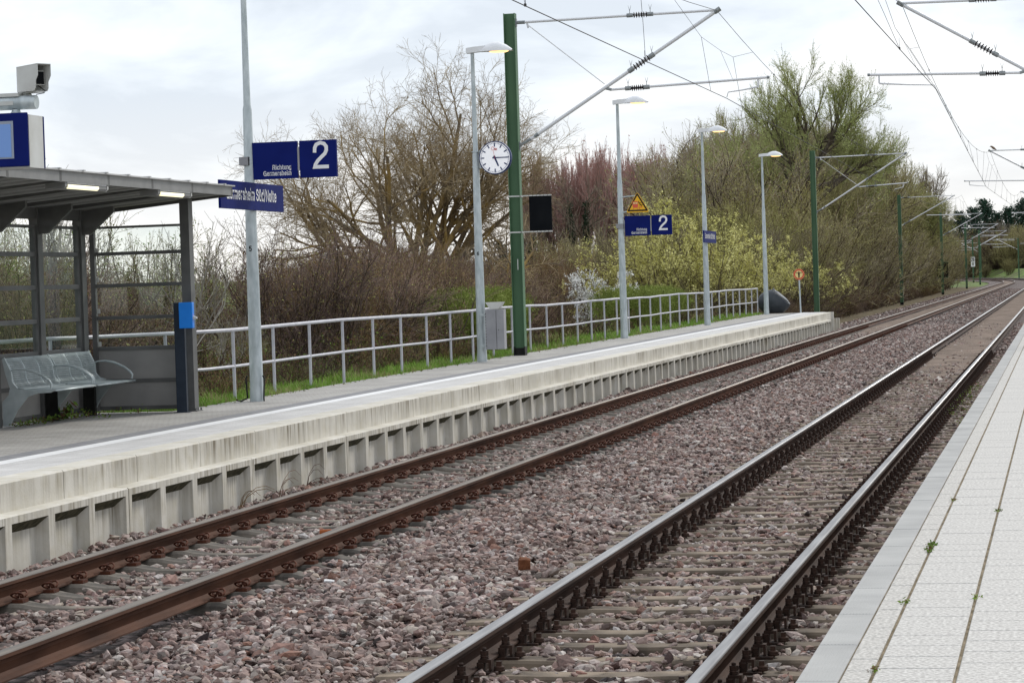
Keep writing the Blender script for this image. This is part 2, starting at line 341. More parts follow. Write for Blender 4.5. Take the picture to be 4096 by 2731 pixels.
GLYPH = {
 'R': ([[(0, 0), (0, 1)], [(0, 1), (.3, 1)]+_arc(.34, .74, .22, .26, 90, -90)+[(0, .48)], [(.32, .48), (.48, .36), (.53, .1), (.58, 0)]], .62),
 'i': ([[(0, 0), (0, .66)], [(0, .92), (0, 1.02)]], .04), 'l': ([[(0, 0), (0, 1)]], .0),
 'c': ([_arc(.22, .365, .22, .365, 42, 318)], .42), 'e': ([[(.0, .37), (.44, .37)]+_arc(.22, .365, .22, .365, 2, 318)], .44),
 'h': ([[(0, 0), (0, 1)], _n(0)], .4), 'n': ([[(0, 0), (0, XH)], _n(0)], .4), 'm': ([[(0, 0), (0, XH)], [(x*.84, y) for x, y in _n(0)], [(x*.84+.336, y) for x, y in _n(0)]], .67),
 'r': ([[(0, 0), (0, XH)], [(0, .42), (.04, .6), (.13, .7), (.25, .72)]], .24), 't': ([[(.1, .94), (.1, .16), (.13, .04), (.26, .01)], [(-.02, XH), (.25, XH)]], .25),
 'u': ([_u, [(.4, XH), (.4, 0)]], .4), '\u00fc': ([_u, [(.4, XH), (.4, 0)], [(.1, .87), (.1, .99)], [(.3, .87), (.3, .99)]], .4),
 'g': ([_arc(.2, .365, .2, .365, 0, 360), [(.4, XH), (.4, -.06), (.36, -.2), (.2, -.27), (.05, -.2)]], .4), 'd': ([_arc(.2, .365, .2, .365, 0, 360), [(.4, 1), (.4, 0)]], .4),
 'o': ([_arc(.22, .365, .22, .365, 0, 360)], .44), 's': ([_s], .4), 'S': ([[(x*1.38, y*1.37) for x, y in _s]], .55),
 'G': ([_arc(.34, .5, .34, .5, 42, 330), [(.4, .46), (.68, .46), (.68, .0)]], .68), 'N': ([[(0, 0), (0, 1), (.56, 0), (.56, 1)]], .56), '/': ([[(0, -.04), (.3, 1.04)]], .3),
 '2': ([[(.02, .66), (.03, .8), (.1, .93), (.27, 1.0), (.44, .95), (.53, .83), (.53, .68), (.46, .54), (.3, .4), (.14, .25), (.04, .1), (.01, 0), (.55, 0)]], .55),
 '5': ([[(.48, 1), (.12, 1), (.06, .52), (.25, .63), (.43, .56), (.5, .34), (.43, .1), (.24, 0), (.02, .14)]], .5),
 '6': ([[(.46, .86), (.28, 1), (.1, .86), (.02, .5), (.05, .15), (.24, 0), (.44, .1), (.49, .32), (.4, .56), (.24, .61), (.06, .46)]], .5),
 '0': ([_arc(.25, .5, .25, .5, 0, 360)], .5), 'D': ([[(0, 0), (0, 1), (.22, 1)]+_arc(.22, .5, .3, .5, 90, -90)+[(0, 0)]], .54),
 'B': ([[(0, 0), (0, 1), (.28, 1)]+_arc(.3, .76, .2, .24, 90, -90)+[(0, .52)], [(.28, .52)]+_arc(.3, .26, .24, .26, 90, -90)+[(0, 0)]], .54)}
def text(s_, cap, width, mt, parent, origin, ex, ey, align='LEFT', stroke=.13, name='lettering', gap=.26):
    """sans serif lettering drawn as flat strokes, cap height and total width given"""
    adv = 0; polys = []
    for ch in s_:
        if ch == ' ': adv += .32; continue
        st, w_ = GLYPH[ch]
        for pl in st: polys.append([(x+adv, y) for x, y in pl])
        adv += w_+gap
    adv -= gap; sx = (width-stroke*cap)/max(adv, .01) if width else cap; sy = cap*(1-stroke); o0 = Vector(origin); ex, ey = Vector(ex), Vector(ey); ez = ex.cross(ey)
    x0 = {'LEFT': 0, 'RIGHT': -(adv*sx+stroke*cap), 'CENTER': -(adv*sx+stroke*cap)/2}[align]+stroke*cap/2
    b = B(); hw = stroke*cap/2
    for pl in polys:
        P_ = [Vector((x*sx+x0, y*sy+hw)) for x, y in pl]; n = len(P_); vs = []; closed = (P_[0]-P_[-1]).length < 1e-6
        for i in range(n):
            a = (P_[i]-P_[i-1]).normalized() if i > 0 else ((P_[0]-P_[-2]).normalized() if closed else (P_[1]-P_[0]).normalized())
            c = (P_[i+1]-P_[i]).normalized() if i < n-1 else ((P_[1]-P_[0]).normalized() if closed else a)
            t = (a+c); t = t.normalized() if t.length > .1 else a; nn = Vector((-t.y, t.x)); k = min(2.2, 1/max(.3, nn.dot(Vector((-a.y, a.x)))))
            e = Vector((0, 0))
            if not closed and i == 0: e = -a*hw*.9*(len(pl) > 0)
            if not closed and i == n-1: e = a*hw*.9
            for sg in (1, -1): q = P_[i]+e+nn*hw*k*sg; vs.append(o0+ex*q.x+ey*q.y)
        b.add(vs+[v-ez*.002 for v in vs], [(2*i, 2*i+1, 2*i+3, 2*i+2) for i in range(n-1)])
    return b.build(name, mt, parent)

# ------------------------------------------------------------------ track alignment
YC, RC = 345.0, 1200.0
def on_track(x, y):
    """a point at lateral offset x on the straight, bent onto the far curve"""
    if y <= YC: return (x, y)
    a = (y-YC)/RC; rr = RC+x
    return (-RC+rr*math.cos(a), YC+rr*math.sin(a))
YS = [4, 110]+list(np.linspace(130, 340, 5))+list(np.linspace(345, 1500, 90))
XA, XB, XC_, XD = -7.598, -6.091, -3.394, -1.887
TL, TR = (XA+XB)/2, (XC_+XD)/2
SL_SP, SR_SP = .6, .5879

# ------------------------------------------------------------------ terrain
def zone(y):
    for lim, t_ in ((33, 'beside the shelter'), (49, 'between the first and second lamp posts'), (65.6, 'between the second and third lamp posts'), (80, 'between the third and fourth lamp posts'), (99, 'between the fourth and fifth lamp posts'),
                    (119, 'just past the far platform end'), (183, 'between the platform end and the next mast'), (247, 'before the mast with the black box'), (9999, 'towards the bend')):
        if y < lim: return t_
def smooth(a, b_, t):
    t = np.clip((t-a)/(b_-a), 0, 1); return t*t*(3-2*t)
def terrain_z(x, y):
    x = np.asarray(x, float); y = np.asarray(y, float)
    z = np.full(np.broadcast(x, y).shape, -.36)
    xt = np.where(y > YC, -(y-YC)**2/2400, 0)*1.0
    s = x-xt
    plat = (1-smooth(99.5, 104, y))
    left = smooth(-10.6, -11.0, s)*plat
    z = z+left*.85
    z = z-smooth(-12.6, -19, s)*(1.2*plat+.5*(1-plat))
    far = smooth(390, 450, y)
    z = z+far*(1.9*smooth(6, 12, s)+7.5*smooth(26, 90, s))
    z = z+.12*np.sin(x*.31+y*.17)*smooth(3, 10, abs(s+4.7))*(1-far)*smooth(-13, -16, s)
    return z
gx_ = np.unique(np.concatenate([np.linspace(-3000, -200, 12), np.linspace(-200, -30, 50), np.linspace(-30, 12, 120), np.linspace(12, 100, 30), np.linspace(100, 3000, 12)]))
gy_ = np.unique(np.concatenate([np.linspace(-400, 0, 6), np.linspace(0, 120, 90), np.linspace(120, 900, 150), np.linspace(900, 5000, 16)]))
X, Y = np.meshgrid(gx_, gy_); Z = terrain_z(X, Y)
nx, ny = len(gx_), len(gy_)
idx = np.arange(nx*ny).reshape(ny, nx)
Fq = np.stack([idx[:-1, :-1], idx[:-1, 1:], idx[1:, 1:], idx[1:, :-1]], -1).reshape(-1, 4)
def ground_mat():
    Mt = bpy.data.materials.new('ground cover'); Mt.use_nodes = True; n = Mt.node_tree.nodes; l = Mt.node_tree.links
    b = n['Principled BSDF']; b.inputs['Roughness'].default_value = .95
    g = n.new('ShaderNodeNewGeometry')
    z = n.new('ShaderNodeTexNoise'); z.inputs['Scale'].default_value = .35; z.inputs['Detail'].default_value = 8; l.new(g.outputs['Position'], z.inputs['Vector'])
    c = n.new('ShaderNodeValToRGB'); e = c.color_ramp.elements
    e[0].position = .36; e[0].color = (.055, .042, .022, 1); e[1].position = .62; e[1].color = (.13, .24, .025, 1)
    k = e.new(.48); k.color = (.09, .12, .02, 1)
    l.new(z.outputs[0], c.inputs[0]); l.new(c.outputs[0], b.inputs['Base Color'])
    z2 = n.new('ShaderNodeTexNoise'); z2.inputs['Scale'].default_value = 9; z2.inputs['Detail'].default_value = 6; l.new(g.outputs['Position'], z2.inputs['Vector'])
    bp = n.new('ShaderNodeBump'); bp.inputs['Distance'].default_value = .12; l.new(z2.outputs[0], bp.inputs['Height']); l.new(bp.outputs[0], b.inputs['Normal'])
    return Mt
M['ground'] = ground_mat()
M['soil'] = mat('leaf litter', (.07, .05, .03), (.15, .12, .06), 2, .95, bump=.03, bscale=12)
gmi = np.zeros(len(Fq)); cx = X[:-1, :-1].ravel(); cyy = Y[:-1, :-1].ravel()
gmi[((cx < -14) & (cyy < 330)) | ((cx < -8) & (cyy > 99) & (cyy < 330))] = 1
go = fastmesh('ground', np.stack([X.ravel(), Y.ravel(), Z.ravel()], -1), Fq, ['ground', 'soil'], mi=gmi, smooth=True)
tag(go, kind='structure')

# ------------------------------------------------------------------ ballast bed and stones
def bed_z(x, y):
    """top of the ballast before the loose stones"""
    z = np.full(x.shape, -.215)
    mid = np.exp(-((x+4.75)/.62)**2)*.10
    z = z+mid
    z = z-.02*smooth(1.42, 1.3, abs(x-TL))-.015*smooth(1.42, 1.3, abs(x-TR))
    z = z+.012*np.sin(x*7.3+y*3.1)+.01*np.sin(y*5.7-x*4)
    z = z-.12*smooth(-9.0, -10.2, x)*smooth(100, 103, y)-.1*smooth(-.9, 0.2, x)
    return z
bx_ = np.linspace(-9.6, 1.2, 60); by_ = np.concatenate([np.linspace(4, 110, 500), np.linspace(112, 345, 80), np.linspace(350, 1500, 120)])
BX, BY = np.meshgrid(bx_, by_); BZ = bed_z(BX, BY)+.0
for r_ in range(len(by_)):
    if by_[r_] > YC:
        for c_ in range(len(bx_)): BX[r_, c_], BY[r_, c_] = on_track(bx_[c_], by_[r_])
nx, ny = len(bx_), len(by_); idx = np.arange(nx*ny).reshape(ny, nx)
Fq = np.stack([idx[:-1, :-1], idx[:-1, 1:], idx[1:, 1:], idx[1:, :-1]], -1).reshape(-1, 4)
def bed_mat():
    Mt = bpy.data.materials.new('ballast bed'); Mt.use_nodes = True; n = Mt.node_tree.nodes; l = Mt.node_tree.links
    b = n['Principled BSDF']; b.inputs['Roughness'].default_value = .9
    g = n.new('ShaderNodeNewGeometry')
    v = n.new('ShaderNodeTexVoronoi'); v.inputs['Scale'].default_value = 17; l.new(g.outputs['Position'], v.inputs['Vector'])
    c = n.new('ShaderNodeValToRGB'); e = c.color_ramp.elements
    e[0].position = 0; e[0].color = (.025, .018, .015, 1); e[1].position = 1; e[1].color = (.22, .17, .16, 1)  # bed colour darkened to paint shadow into the gaps between stones
    k = e.new(.5); k.color = (.08, .058, .05, 1)
    s_ = n.new('ShaderNodeSeparateColor'); l.new(v.outputs['Color'], s_.inputs[0]); l.new(s_.outputs[0], c.inputs[0]); l.new(c.outputs[0], b.inputs['Base Color'])
    bp = n.new('ShaderNodeBump'); bp.inputs['Distance'].default_value = .03; bp.invert = True; l.new(v.outputs['Distance'], bp.inputs['Height']); l.new(bp.outputs[0], b.inputs['Normal'])
    return Mt
M['bed'] = bed_mat()
tag(fastmesh('ballast_bed', np.stack([BX.ravel(), BY.ravel(), BZ.ravel()], -1), Fq, ['bed'], smooth=True), kind='structure')
# fine brown dirt that fills the right track further out
def dirt(name, x0, x1, y0, y1, z):
    yy = list(np.arange(y0, YC, 3.0))+list(np.linspace(YC, y1, 60)); b = B(); xs = np.linspace(x0, x1, 7); vs = []; rr = random.Random(3)
    for y in yy:
        for i, x in enumerate(xs):
            px, py = on_track(x, y); k = min(1, (y-y0)/14)
            vs.append((px, py, z-.05*(1-k)+rr.uniform(-.012, .012)-(.03 if i in (0, 6) else 0)))
    n = len(xs); b.add(vs, [(j*n+i, j*n+i+1, (j+1)*n+i+1, (j+1)*n+i) for j in range(len(yy)-1) for i in range(n-1)], True)
    return tag(b.build(name, 'dirt'), kind='structure')
M['dirt'] = mat('brown fines', (.115, .085, .065), (.23, .175, .14), 1.6, .95, bump=.02, bscale=22, detail=8)
dirt('track_dirt', XC_+.09, XD-.09, 52, 1400, -.16)
dirt('track_dirt', XA+.09, XB-.09, 88, 1400, -.17)

def rock_templates(n, rng, sub):
    out = []
    for _ in range(n):
        bm = bmesh.new()
        if sub: bmesh.ops.create_icosphere(bm, subdivisions=1, radius=1)
        else:
            P_ = [(1, 0, 0), (-1, 0, 0), (0, 1, 0), (0, -1, 0), (0, 0, 1), (0, 0, -1)]
            vv = [bm.verts.new(p) for p in P_]
            for a, b_, c_ in ((0, 2, 4), (2, 1, 4), (1, 3, 4), (3, 0, 4), (2, 0, 5), (1, 2, 5), (3, 1, 5), (0, 3, 5)): bm.faces.new((vv[a], vv[b_], vv[c_]))
        sc = np.array([rng.uniform(.9, 1.5), rng.uniform(.7, 1.0), rng.uniform(.42, .72)])
        V_ = np.array([v.co[:] for v in bm.verts])
        V_ = V_*(1+rng.uniform(-.34, .3, (len(V_), 1)))
        # cut planes give angular faces
        for _k in range(3):
            d = rng.normal(size=3); d /= np.linalg.norm(d); h_ = V_@d; lim = rng.uniform(.45, .75)
            V_ = V_-np.outer(np.maximum(h_-lim, 0), d)
        V_ = V_*sc
        F_ = np.array([[v.index for v in f.verts] for f in bm.faces]) if sub else np.array([(0, 2, 4), (2, 1, 4), (1, 3, 4), (3, 0, 4), (2, 0, 5), (1, 2, 5), (3, 1, 5), (0, 3, 5)])
        bm.free(); out.append((V_, F_))
    return out
def rot_mats(rng, n, tilt):
    a = rng.uniform(0, 2*PI, n); t = rng.normal(0, tilt, n); p = rng.uniform(0, 2*PI, n)
    ca, sa, ct, st, cp, sp = np.cos(a), np.sin(a), np.cos(t), np.sin(t), np.cos(p), np.sin(p)
    z = np.zeros(n); o = np.ones(n)
    Rz = np.stack([ca, -sa, z, sa, ca, z, z, z, o], -1).reshape(n, 3, 3)
    Rx = np.stack([o, z, z, z, ct, -st, z, st, ct], -1).reshape(n, 3, 3)
    Rp = np.stack([cp, -sp, z, sp, cp, z, z, z, o], -1).reshape(n, 3, 3)
    return Rp@Rx@Rz
def scatter_stones(name, P, size, rng, sub, tilt=.5, ntemp=10):
    T = rock_templates(ntemp, rng, sub); k = rng.integers(0, ntemp, len(P)); Vs = []; Fs = []; As = []; off = 0
    val = rng.random(len(P))
    for j in range(ntemp):
        q = np.where(k == j)[0]; n = len(q)
        if n == 0: continue
        V_, F_ = T[j]; Rm = rot_mats(rng, n, tilt)
        W = np.einsum('nij,vj->nvi', Rm, V_)*size[q][:, None, None]+P[q][:, None, :]
        Vs.append(W.reshape(-1, 3)); Fs.append((F_[None]+(np.arange(n)*len(V_))[:, None, None]+off).reshape(-1, 3))
        As.append(np.repeat(val[q], len(V_))); off += n*len(V_)
    return fastmesh(name, np.concatenate(Vs), np.concatenate(Fs), ['stones'], attr=np.concatenate(As))
def stone_mat():
    Mt = bpy.data.materials.new('ballast stones'); Mt.use_nodes = True; n = Mt.node_tree.nodes; l = Mt.node_tree.links
    b = n['Principled BSDF']; b.inputs['Roughness'].default_value = .8
    a = n.new('ShaderNodeAttribute'); a.attribute_name = 'rnd'
    c = n.new('ShaderNodeValToRGB'); e = c.color_ramp.elements; c.color_ramp.interpolation = 'LINEAR'
    cols = [(0, (.03, .024, .024)), (.12, (.09, .052, .046)), (.24, (.27, .175, .15)), (.34, (.37, .28, .25)), (.44, (.12, .09, .08)), (.52, (.40, .32, .295)),
            (.6, (.19, .11, .10)), (.68, (.33, .30, .27)), (.76, (.50, .42, .395)), (.83, (.25, .12, .09)), (.87, (.40, .34, .28)), (.93, (.58, .53, .49)), (.97, (.26, .12, .08))]
    e[0].position, e[0].color = cols[0][0], cols[0][1]+(1,); e[1].position, e[1].color = 1, (.56, .55, .54, 1)
    for p, q in cols[1:]: k = e.new(p); k.color = q+(1,)
    l.new(a.outputs['Fac'], c.inputs[0])
    g = n.new('ShaderNodeNewGeometry'); z = n.new('ShaderNodeTexNoise'); z.inputs['Scale'].default_value = 45; z.inputs['Detail'].default_value = 4; l.new(g.outputs['Position'], z.inputs['Vector'])
    r = n.new('ShaderNodeMapRange'); r.inputs[1].default_value = .3; r.inputs[2].default_value = .7; r.inputs[3].default_value = .72; r.inputs[4].default_value = 1.2; l.new(z.outputs[0], r.inputs[0])
    # broad patches of rusty brake dust beside the rails and drifts of cleaner stone
    z3 = n.new('ShaderNodeTexNoise'); z3.inputs['Scale'].default_value = .9; z3.inputs['Detail'].default_value = 3; l.new(g.outputs['Position'], z3.inputs['Vector'])
    r3 = n.new('ShaderNodeMapRange'); r3.inputs[1].default_value = .4; r3.inputs[2].default_value = .62; r3.inputs[3].default_value = .0; r3.inputs[4].default_value = .35; l.new(z3.outputs[0], r3.inputs[0])
    mxx = n.new('ShaderNodeMix'); mxx.data_type = 'RGBA'; l.new(r3.outputs[0], mxx.inputs[0]); l.new(c.outputs[0], mxx.inputs[6]); mxx.inputs[7].default_value = (.15, .10, .075, 1)
    hs = n.new('ShaderNodeHueSaturation'); l.new(mxx.outputs[2], hs.inputs['Color']); l.new(r.outputs[0], hs.inputs['Value']); l.new(hs.outputs[0], b.inputs['Base Color'])
    bp = n.new('ShaderNodeBump'); bp.inputs['Distance'].default_value = .004; l.new(z.outputs[0], bp.inputs['Height']); l.new(bp.outputs[0], b.inputs['Normal'])
    return Mt
M['stones'] = stone_mat()
def stone_field(name, y0, y1, dens, size, sub, seed):
    rng = np.random.default_rng(seed); A_ = (8.3-1.0)*(y1-y0); n = int(A_*dens)
    x = rng.uniform(-8.33, -1.0, n); y = rng.uniform(y0, y1, n)
    keep = np.ones(n, bool)
    for xr in (XA, XB, XC_, XD): keep &= abs(x-xr) > .085
    # thin the stones that would lie on a sleeper
    z = bed_z(x, y)
    fl = (y % SL_SP); onL = (x < TL+1.3) & (x > TL-1.3) & ((fl < .13) | (fl > SL_SP-.13))
    fr = (y % SR_SP); onR = (x > TR-1.3) & (x < TR+1.3) & ((fr < .13) | (fr > SR_SP-.13))
    seat = (abs(abs(x-TL)-.7535) < .36)
    keep &= ~(onL & (rng.random(n) > np.where(seat, .0, .07))); keep &= ~(onR & (rng.random(n) > .06))
    out = (x > TL+.95) & (x < TL+1.3) & onL
    keep |= out & (rng.random(n) < .45)
    s = size*rng.lognormal(0, .28, n)
    for xr in (XA, XB, XC_, XD):                                   # only small stones close to the rail foot
        nb = abs(x-xr) < .17; keep &= ~(nb & (rng.random(n) < .45)); s = np.where(nb, s*.75, s)
    z = z+rng.uniform(-.012, .022, n)+s*.25
    z = np.where(onL | onR, z+.03, z)
    P = np.stack([x, y, z], -1); keep &= in_frame(P, .05, .05)
    o = scatter_stones(name, P[keep], s[keep], rng, sub, tilt=.55)
    tag(o, kind='stuff'); return o
stone_field('ballast_stones', 8.5, 30, 700, .028, True, 1)
stone_field('ballast_stones', 30, 50, 560, .029, True, 2)
stone_field('ballast_stones', 50, 105, 260, .038, False, 3)
rng = np.random.default_rng(5)
n = 5200; y = rng.uniform(105, 260, n)**1; x = np.where(rng.random(n) < .6, rng.uniform(-5.9, -3.6, n), rng.uniform(-9.6, -8, n))
P = np.stack([x, y, bed_z(x, y)+.03], -1)
tag(scatter_stones('ballast_stones', P, np.full(n, .06)*rng.lognormal(0, .2, n), rng, False), kind='stuff')
# stones heaped against the foot of the platform wall
n = 5200; y = rng.uniform(17, 101, n); x = -8.335+abs(rng.normal(0, .11, n)); hh = np.clip(.07*(1-(x+8.34)/.22), 0, .07)*(.5+.5*np.sin(y*1.9)*np.sin(y*.77))
P = np.stack([x, y, -.2+hh+rng.uniform(0, .03, n)], -1)
tag(scatter_stones('ballast_stones', P, .027*rng.lognormal(0, .35, n), rng, True), kind='stuff')

# ------------------------------------------------------------------ rails
def rail(x, label, top, body, name='rail'):
    W_, h_ = .072, .16
    prof = [(-.0315, 0), (-.036, -.012), (-.036, -.034), (-.012, -.048), (-.008, -.07), (-.008, -.118), (-.02, -.136), (-.07, -.15), (-.07, -.16),
            (.07, -.16), (.07, -.15), (.02, -.136), (.008, -.118), (.008, -.07), (.012, -.048), (.036, -.034), (.036, -.012), (.0315, 0), (.02, .0028), (-.02, .0028)]
    b = B(); vs = []; n = len(prof)
    for y in YS:
        for (px, pz) in prof: a, c = on_track(x+px, y); vs.append((a, c, pz))
    for j in range(len(YS)-1):
        for i in range(n):
            k = (i+1) % n
            b.add([], [])
            b.f.append((j*n+i, j*n+k, (j+1)*n+k, (j+1)*n+i)); b.mi.append(1 if i in (16, 17, 18, 19) else 0); b.sm.append(i in (16, 17, 18, 19, 3, 12))
    b.v = vs
    b.f.append(tuple(range(n))); b.mi.append(0); b.sm.append(False)
    o = b.build(name, [body, top]); tag(o, label, 'rail', 'rails of the two tracks'); return o
rail(XA, 'rusty brown rail closest to the concrete platform wall', 'railtop2', 'rust')
rail(XB, 'rusty brown rail of the left track, bordering the wide ballast strip', 'railtop2', 'rust')
rail(XC_, 'shiny topped rail of the right track, bordering the wide ballast strip', 'railtop', 'rustdark')
rail(XD, 'shiny topped rail closest to the pale paved platform in the foreground', 'railtop', 'rustdark')

# ------------------------------------------------------------------ sleepers with fastenings
def humped_sleeper(parent_xy):
    root = empty('concrete_sleeper', parent_xy)
    xs = [-1.3, -1.27, -1.12, -1.0, -.92, -.6, -.52, -.4, -.2, .2, .4, .52, .6, .92, 1.0, 1.12, 1.27, 1.3]
    top = [-.215, -.205, -.195, -.182, -.162, -.162, -.178, -.195, -.2, -.2, -.195, -.178, -.162, -.162, -.182, -.195, -.205, -.215]
    hw = [.105, .118, .12, .12, .12, .12, .115, .1, .085, .085, .1, .115, .12, .12, .12, .12, .118, .105]
    b = B(); vs = []
    for x, t, w_ in zip(xs, top, hw): vs += [(x, -w_-.03, -.34), (x, -w_, t-.022), (x, -w_+.022, t), (x, w_-.022, t), (x, w_, t-.022), (x, w_+.03, -.34)]
    n = 6; b.add(vs, [(i*n+k, i*n+k+1, (i+1)*n+k+1, (i+1)*n+k) for i in range(len(xs)-1) for k in range(5)], False)
    b.add(vs[:6], [(0, 1, 2, 3, 4, 5)]); b.add(vs[-6:], [(5, 4, 3, 2, 1, 0)])
    b.build('sleeper_body', 'sleeper', root)
    cb = B()
    cb.tube([(.035, -.045, -.13), (.0, -.05, -.118), (-.022, -.02, -.125)], .0075, 5)
    def loop(sy):
        pts = [(-.004, sy*.012, -.128), (-.034, sy*.022, -.118), (-.036, sy*.052, -.103), (-.008, sy*.068, -.086), (.03, sy*.066, -.082), (.05, sy*.048, -.098), (.048, sy*.02, -.118), (.02, sy*.008, -.122)]
        return pts
    cb = B(); cb.tube(loop(1), .0085, 6); cb.tube(loop(-1), .0085, 6)
    cb.box(-.03, .055, -.055, .055, -.162, -.138)
    cb.lathe([(.001, -.116), (.026, -.116), (.026, -.11), (.014, -.11), (.014, -.074), (.001, -.074)], (.012, 0, 0), n=8, smooth=False)
    for s in (-1, 1):
        for q in (-1, 1):
            o = (cb.build('rail_clip', 'clip', root) if (s, q) == (-1, -1) else o.copy())
            if (s, q) != (-1, -1): link(o, root)
            o.location = (s*.7535+q*.105, 0, 0); o.rotation_euler = (0, 0, 0 if q > 0 else PI)
    return root
def flat_sleeper(parent_xy):
    root = empty('concrete_sleeper', parent_xy)
    b = B(); pr = [(-.125, -.34), (-.106, -.2), (-.095, -.183), (.095, -.183), (.106, -.2), (.125, -.34)]; vs = []
    xs = [-1.28, -1.1, -.5, -.2, .2, .5, 1.1, 1.28]; dz = [-.006, 0, 0, -.006, -.006, 0, 0, -.006]
    for x, d in zip(xs, dz): vs += [(x, p[0], p[1]+d) for p in pr]
    n = 6; b.add(vs, [(i*n+k, i*n+k+1, (i+1)*n+k+1, (i+1)*n+k) for i in range(len(xs)-1) for k in range(5)], False)
    b.add(vs[:6], [(0, 1, 2, 3, 4, 5)]); b.add(vs[-6:], [(5, 4, 3, 2, 1, 0)])
    b.build('sleeper_body', 'sleeper2', root)
    pl = B(); pl.box(-.19, .19, -.075, .075, -.183, -.168)
    for q in (-1, 1): pl.box(q*.088-.014, q*.088+.014, -.06, .06, -.169, -.118)
    cb = B()
    # clamp: bridge over the rail foot, hook bolt with spring washer and nut, coach screw outside
    cb.box(-.03, .045, -.035, .035, -.118, -.1); cb.box(.03, .045, -.035, .035, -.165, -.116); cb.box(-.04, -.022, -.035, .035, -.142, -.116)
    cb.lathe([(.001, -.1), (.026, -.1), (.027, -.094), (.022, -.09), (.027, -.085), (.022, -.08), (.001, -.08)], n=10)
    cb.lathe([(.001, -.08), (.024, -.08), (.024, -.052), (.001, -.052)], n=6, smooth=False)
    cb.lathe([(.001, -.052), (.0125, -.052), (.0125, -.036), (.001, -.034)], n=8)
    cb.lathe([(.001, -.168), (.034, -.168), (.036, -.16), (.03, -.154), (.033, -.148), (.028, -.142), (.022, -.138), (.001, -.136)], (.085, 0, 0), n=10)
    cb.box(.07, .1, -.015, .015, -.138, -.112)
    for s in (-1, 1):
        p = pl.build('base_plate', 'clipdark', root) if s < 0 else link(p.copy(), root)
        p.location = (s*.7535, 0, 0)
        for q in (-1, 1):
            o = (cb.build('rail_clamp', 'clipdark', root) if (s, q) == (-1, -1) else o.copy())
            if (s, q) != (-1, -1): link(o, root)
            o.location = (s*.7535+q*.1, 0, 0); o.rotation_euler = (0, 0, 0 if q > 0 else PI)
    return root
def lay(maker, cx_, sp, y0, y1, label, group):
    k = math.ceil(y0/sp); proto = None; rr = random.Random(11)
    while k*sp < y1:
        if proto is None: proto = maker((cx_, k*sp, 0)); tag(proto, label, 'sleeper', group); o = proto
        else:
            o = copy_tree(proto); o.location = (cx_, k*sp, 0)
            o['label'] = label.replace(' under the two ', ' under the ')+', '+zone(k*sp)
        o.rotation_euler = (0, 0, rr.uniform(-.004, .004))
        k += 1
lay(humped_sleeper, TL, SL_SP, 18, 104, 'grey humped sleeper under the two brown rails', 'humped sleepers of the left track')
lay(flat_sleeper, TR, SR_SP, 8.8, 68, 'flat tan sleeper under the two shiny rails', 'flat sleepers of the right track')

# ------------------------------------------------------------------ left platform
YE = 100.4
XW = -8.5
b = B(); b.box(-11.15, XW-.30, 10, YE-.02, -.4, .545); o = b.build('platform_core', 'coping'); tag(o, kind='structure')
sheet('platform_paving', -11.13, -9.93, 10, YE-.03, .549, 'pave_left', 60)
b = B(); b.box(-12.32, -11.15, 10, 32.0, -.4, .54); tag(b.build('platform_core', 'coping'), kind='structure')
sheet('platform_paving', -12.3, -11.13, 10, 32.0, .5475, 'pave_left', 20)
sheet('tactile_strip', -9.93, -9.65, 10, YE-.03, .5495, 'tactile', 1)
sheet('safety_line', -9.65, -9.44, 10, YE-.03, .5502, 'line', 1)
sheet('platform_paving', -9.44, -8.80, 10, YE-.03, .549, 'pave_edge_left', 60)
wall = empty('platform_wall', (0, 0, 0), 0, 'pale stained concrete wall with a ledge and recessed bays along the far platform', 'wall')
BAY = .9348; LP = BAY*4
def lower_panel():
    b = B(); x0, d = -8.36, .10; zt, zb = .285, -.45
    pb = B()
    for k in range(4):
        y0 = k*BAY+(.009 if k == 0 else 0); y1 = (k+1)*BAY-(.009 if k == 3 else 0)
        a, c = y0+.07, y1-.07; zo, zl = .225, -.30
        ai, ci, zi, zli = a+.03, c-.05, .135, -.24
        F_ = [(x0, y0, zt), (x0, y1, zt), (x0, y1, zb), (x0, y0, zb), (x0, a, zo), (x0, c, zo), (x0, c, zl), (x0, a, zl),
              (x0-d, ai, zi), (x0-d, ci, zi), (x0-d, ci, zli), (x0-d, ai, zli)]
        b.add(F_, [(0, 1, 5, 4), (1, 2, 6, 5), (2, 3, 7, 6), (3, 0, 4, 7), (5, 6, 10, 9), (6, 7, 11, 10), (7, 4, 8, 11), (8, 9, 10, 11)])
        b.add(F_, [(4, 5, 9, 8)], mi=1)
    # body behind and ledge
    L0, L1 = .009, LP-.009
    b.add([(x0, L0, zt), (x0, L1, zt), (x0-.012, L1, zt+.012), (x0-.012, L0, zt+.012)], [(0, 1, 2, 3)])
    b.add([(x0-.012, L0, zt+.012), (x0-.012, L1, zt+.012), (XW-.02, L1, .304), (XW-.02, L0, .304)], [(0, 1, 2, 3)])
    for yy in (L0, L1): b.add([(x0, yy, zt), (x0-.012, yy, zt+.012), (XW-.02, yy, .304), (XW-.02, yy, zb), (x0, yy, zb)], [(0, 1, 2, 3, 4)])
    return b
lp = lower_panel().build('lower_panel', ['wall', 'moss_shade'], wall)
y = 33.95-LP*6; lp.location = (0, y, 0); k = 1
while y+LP < YE-.4:
    y += LP
    if y+LP > YE+.5: break
    o = link(lp.copy(), wall); o.location = (0, y, 0)
LEND = y+LP
b = B(); L_ = 1.85
b.prism([(0, .293), (0, .538), (-.012, .552), (-.30, .552), (-.30, .293)], (XW, .007, 0), (1, 0, 0), (0, 0, 1), (0, L_-.014, 0))
up = b.build('coping_panel', 'wall', wall); y = 34.46-L_*13; up.location = (0, y, 0)
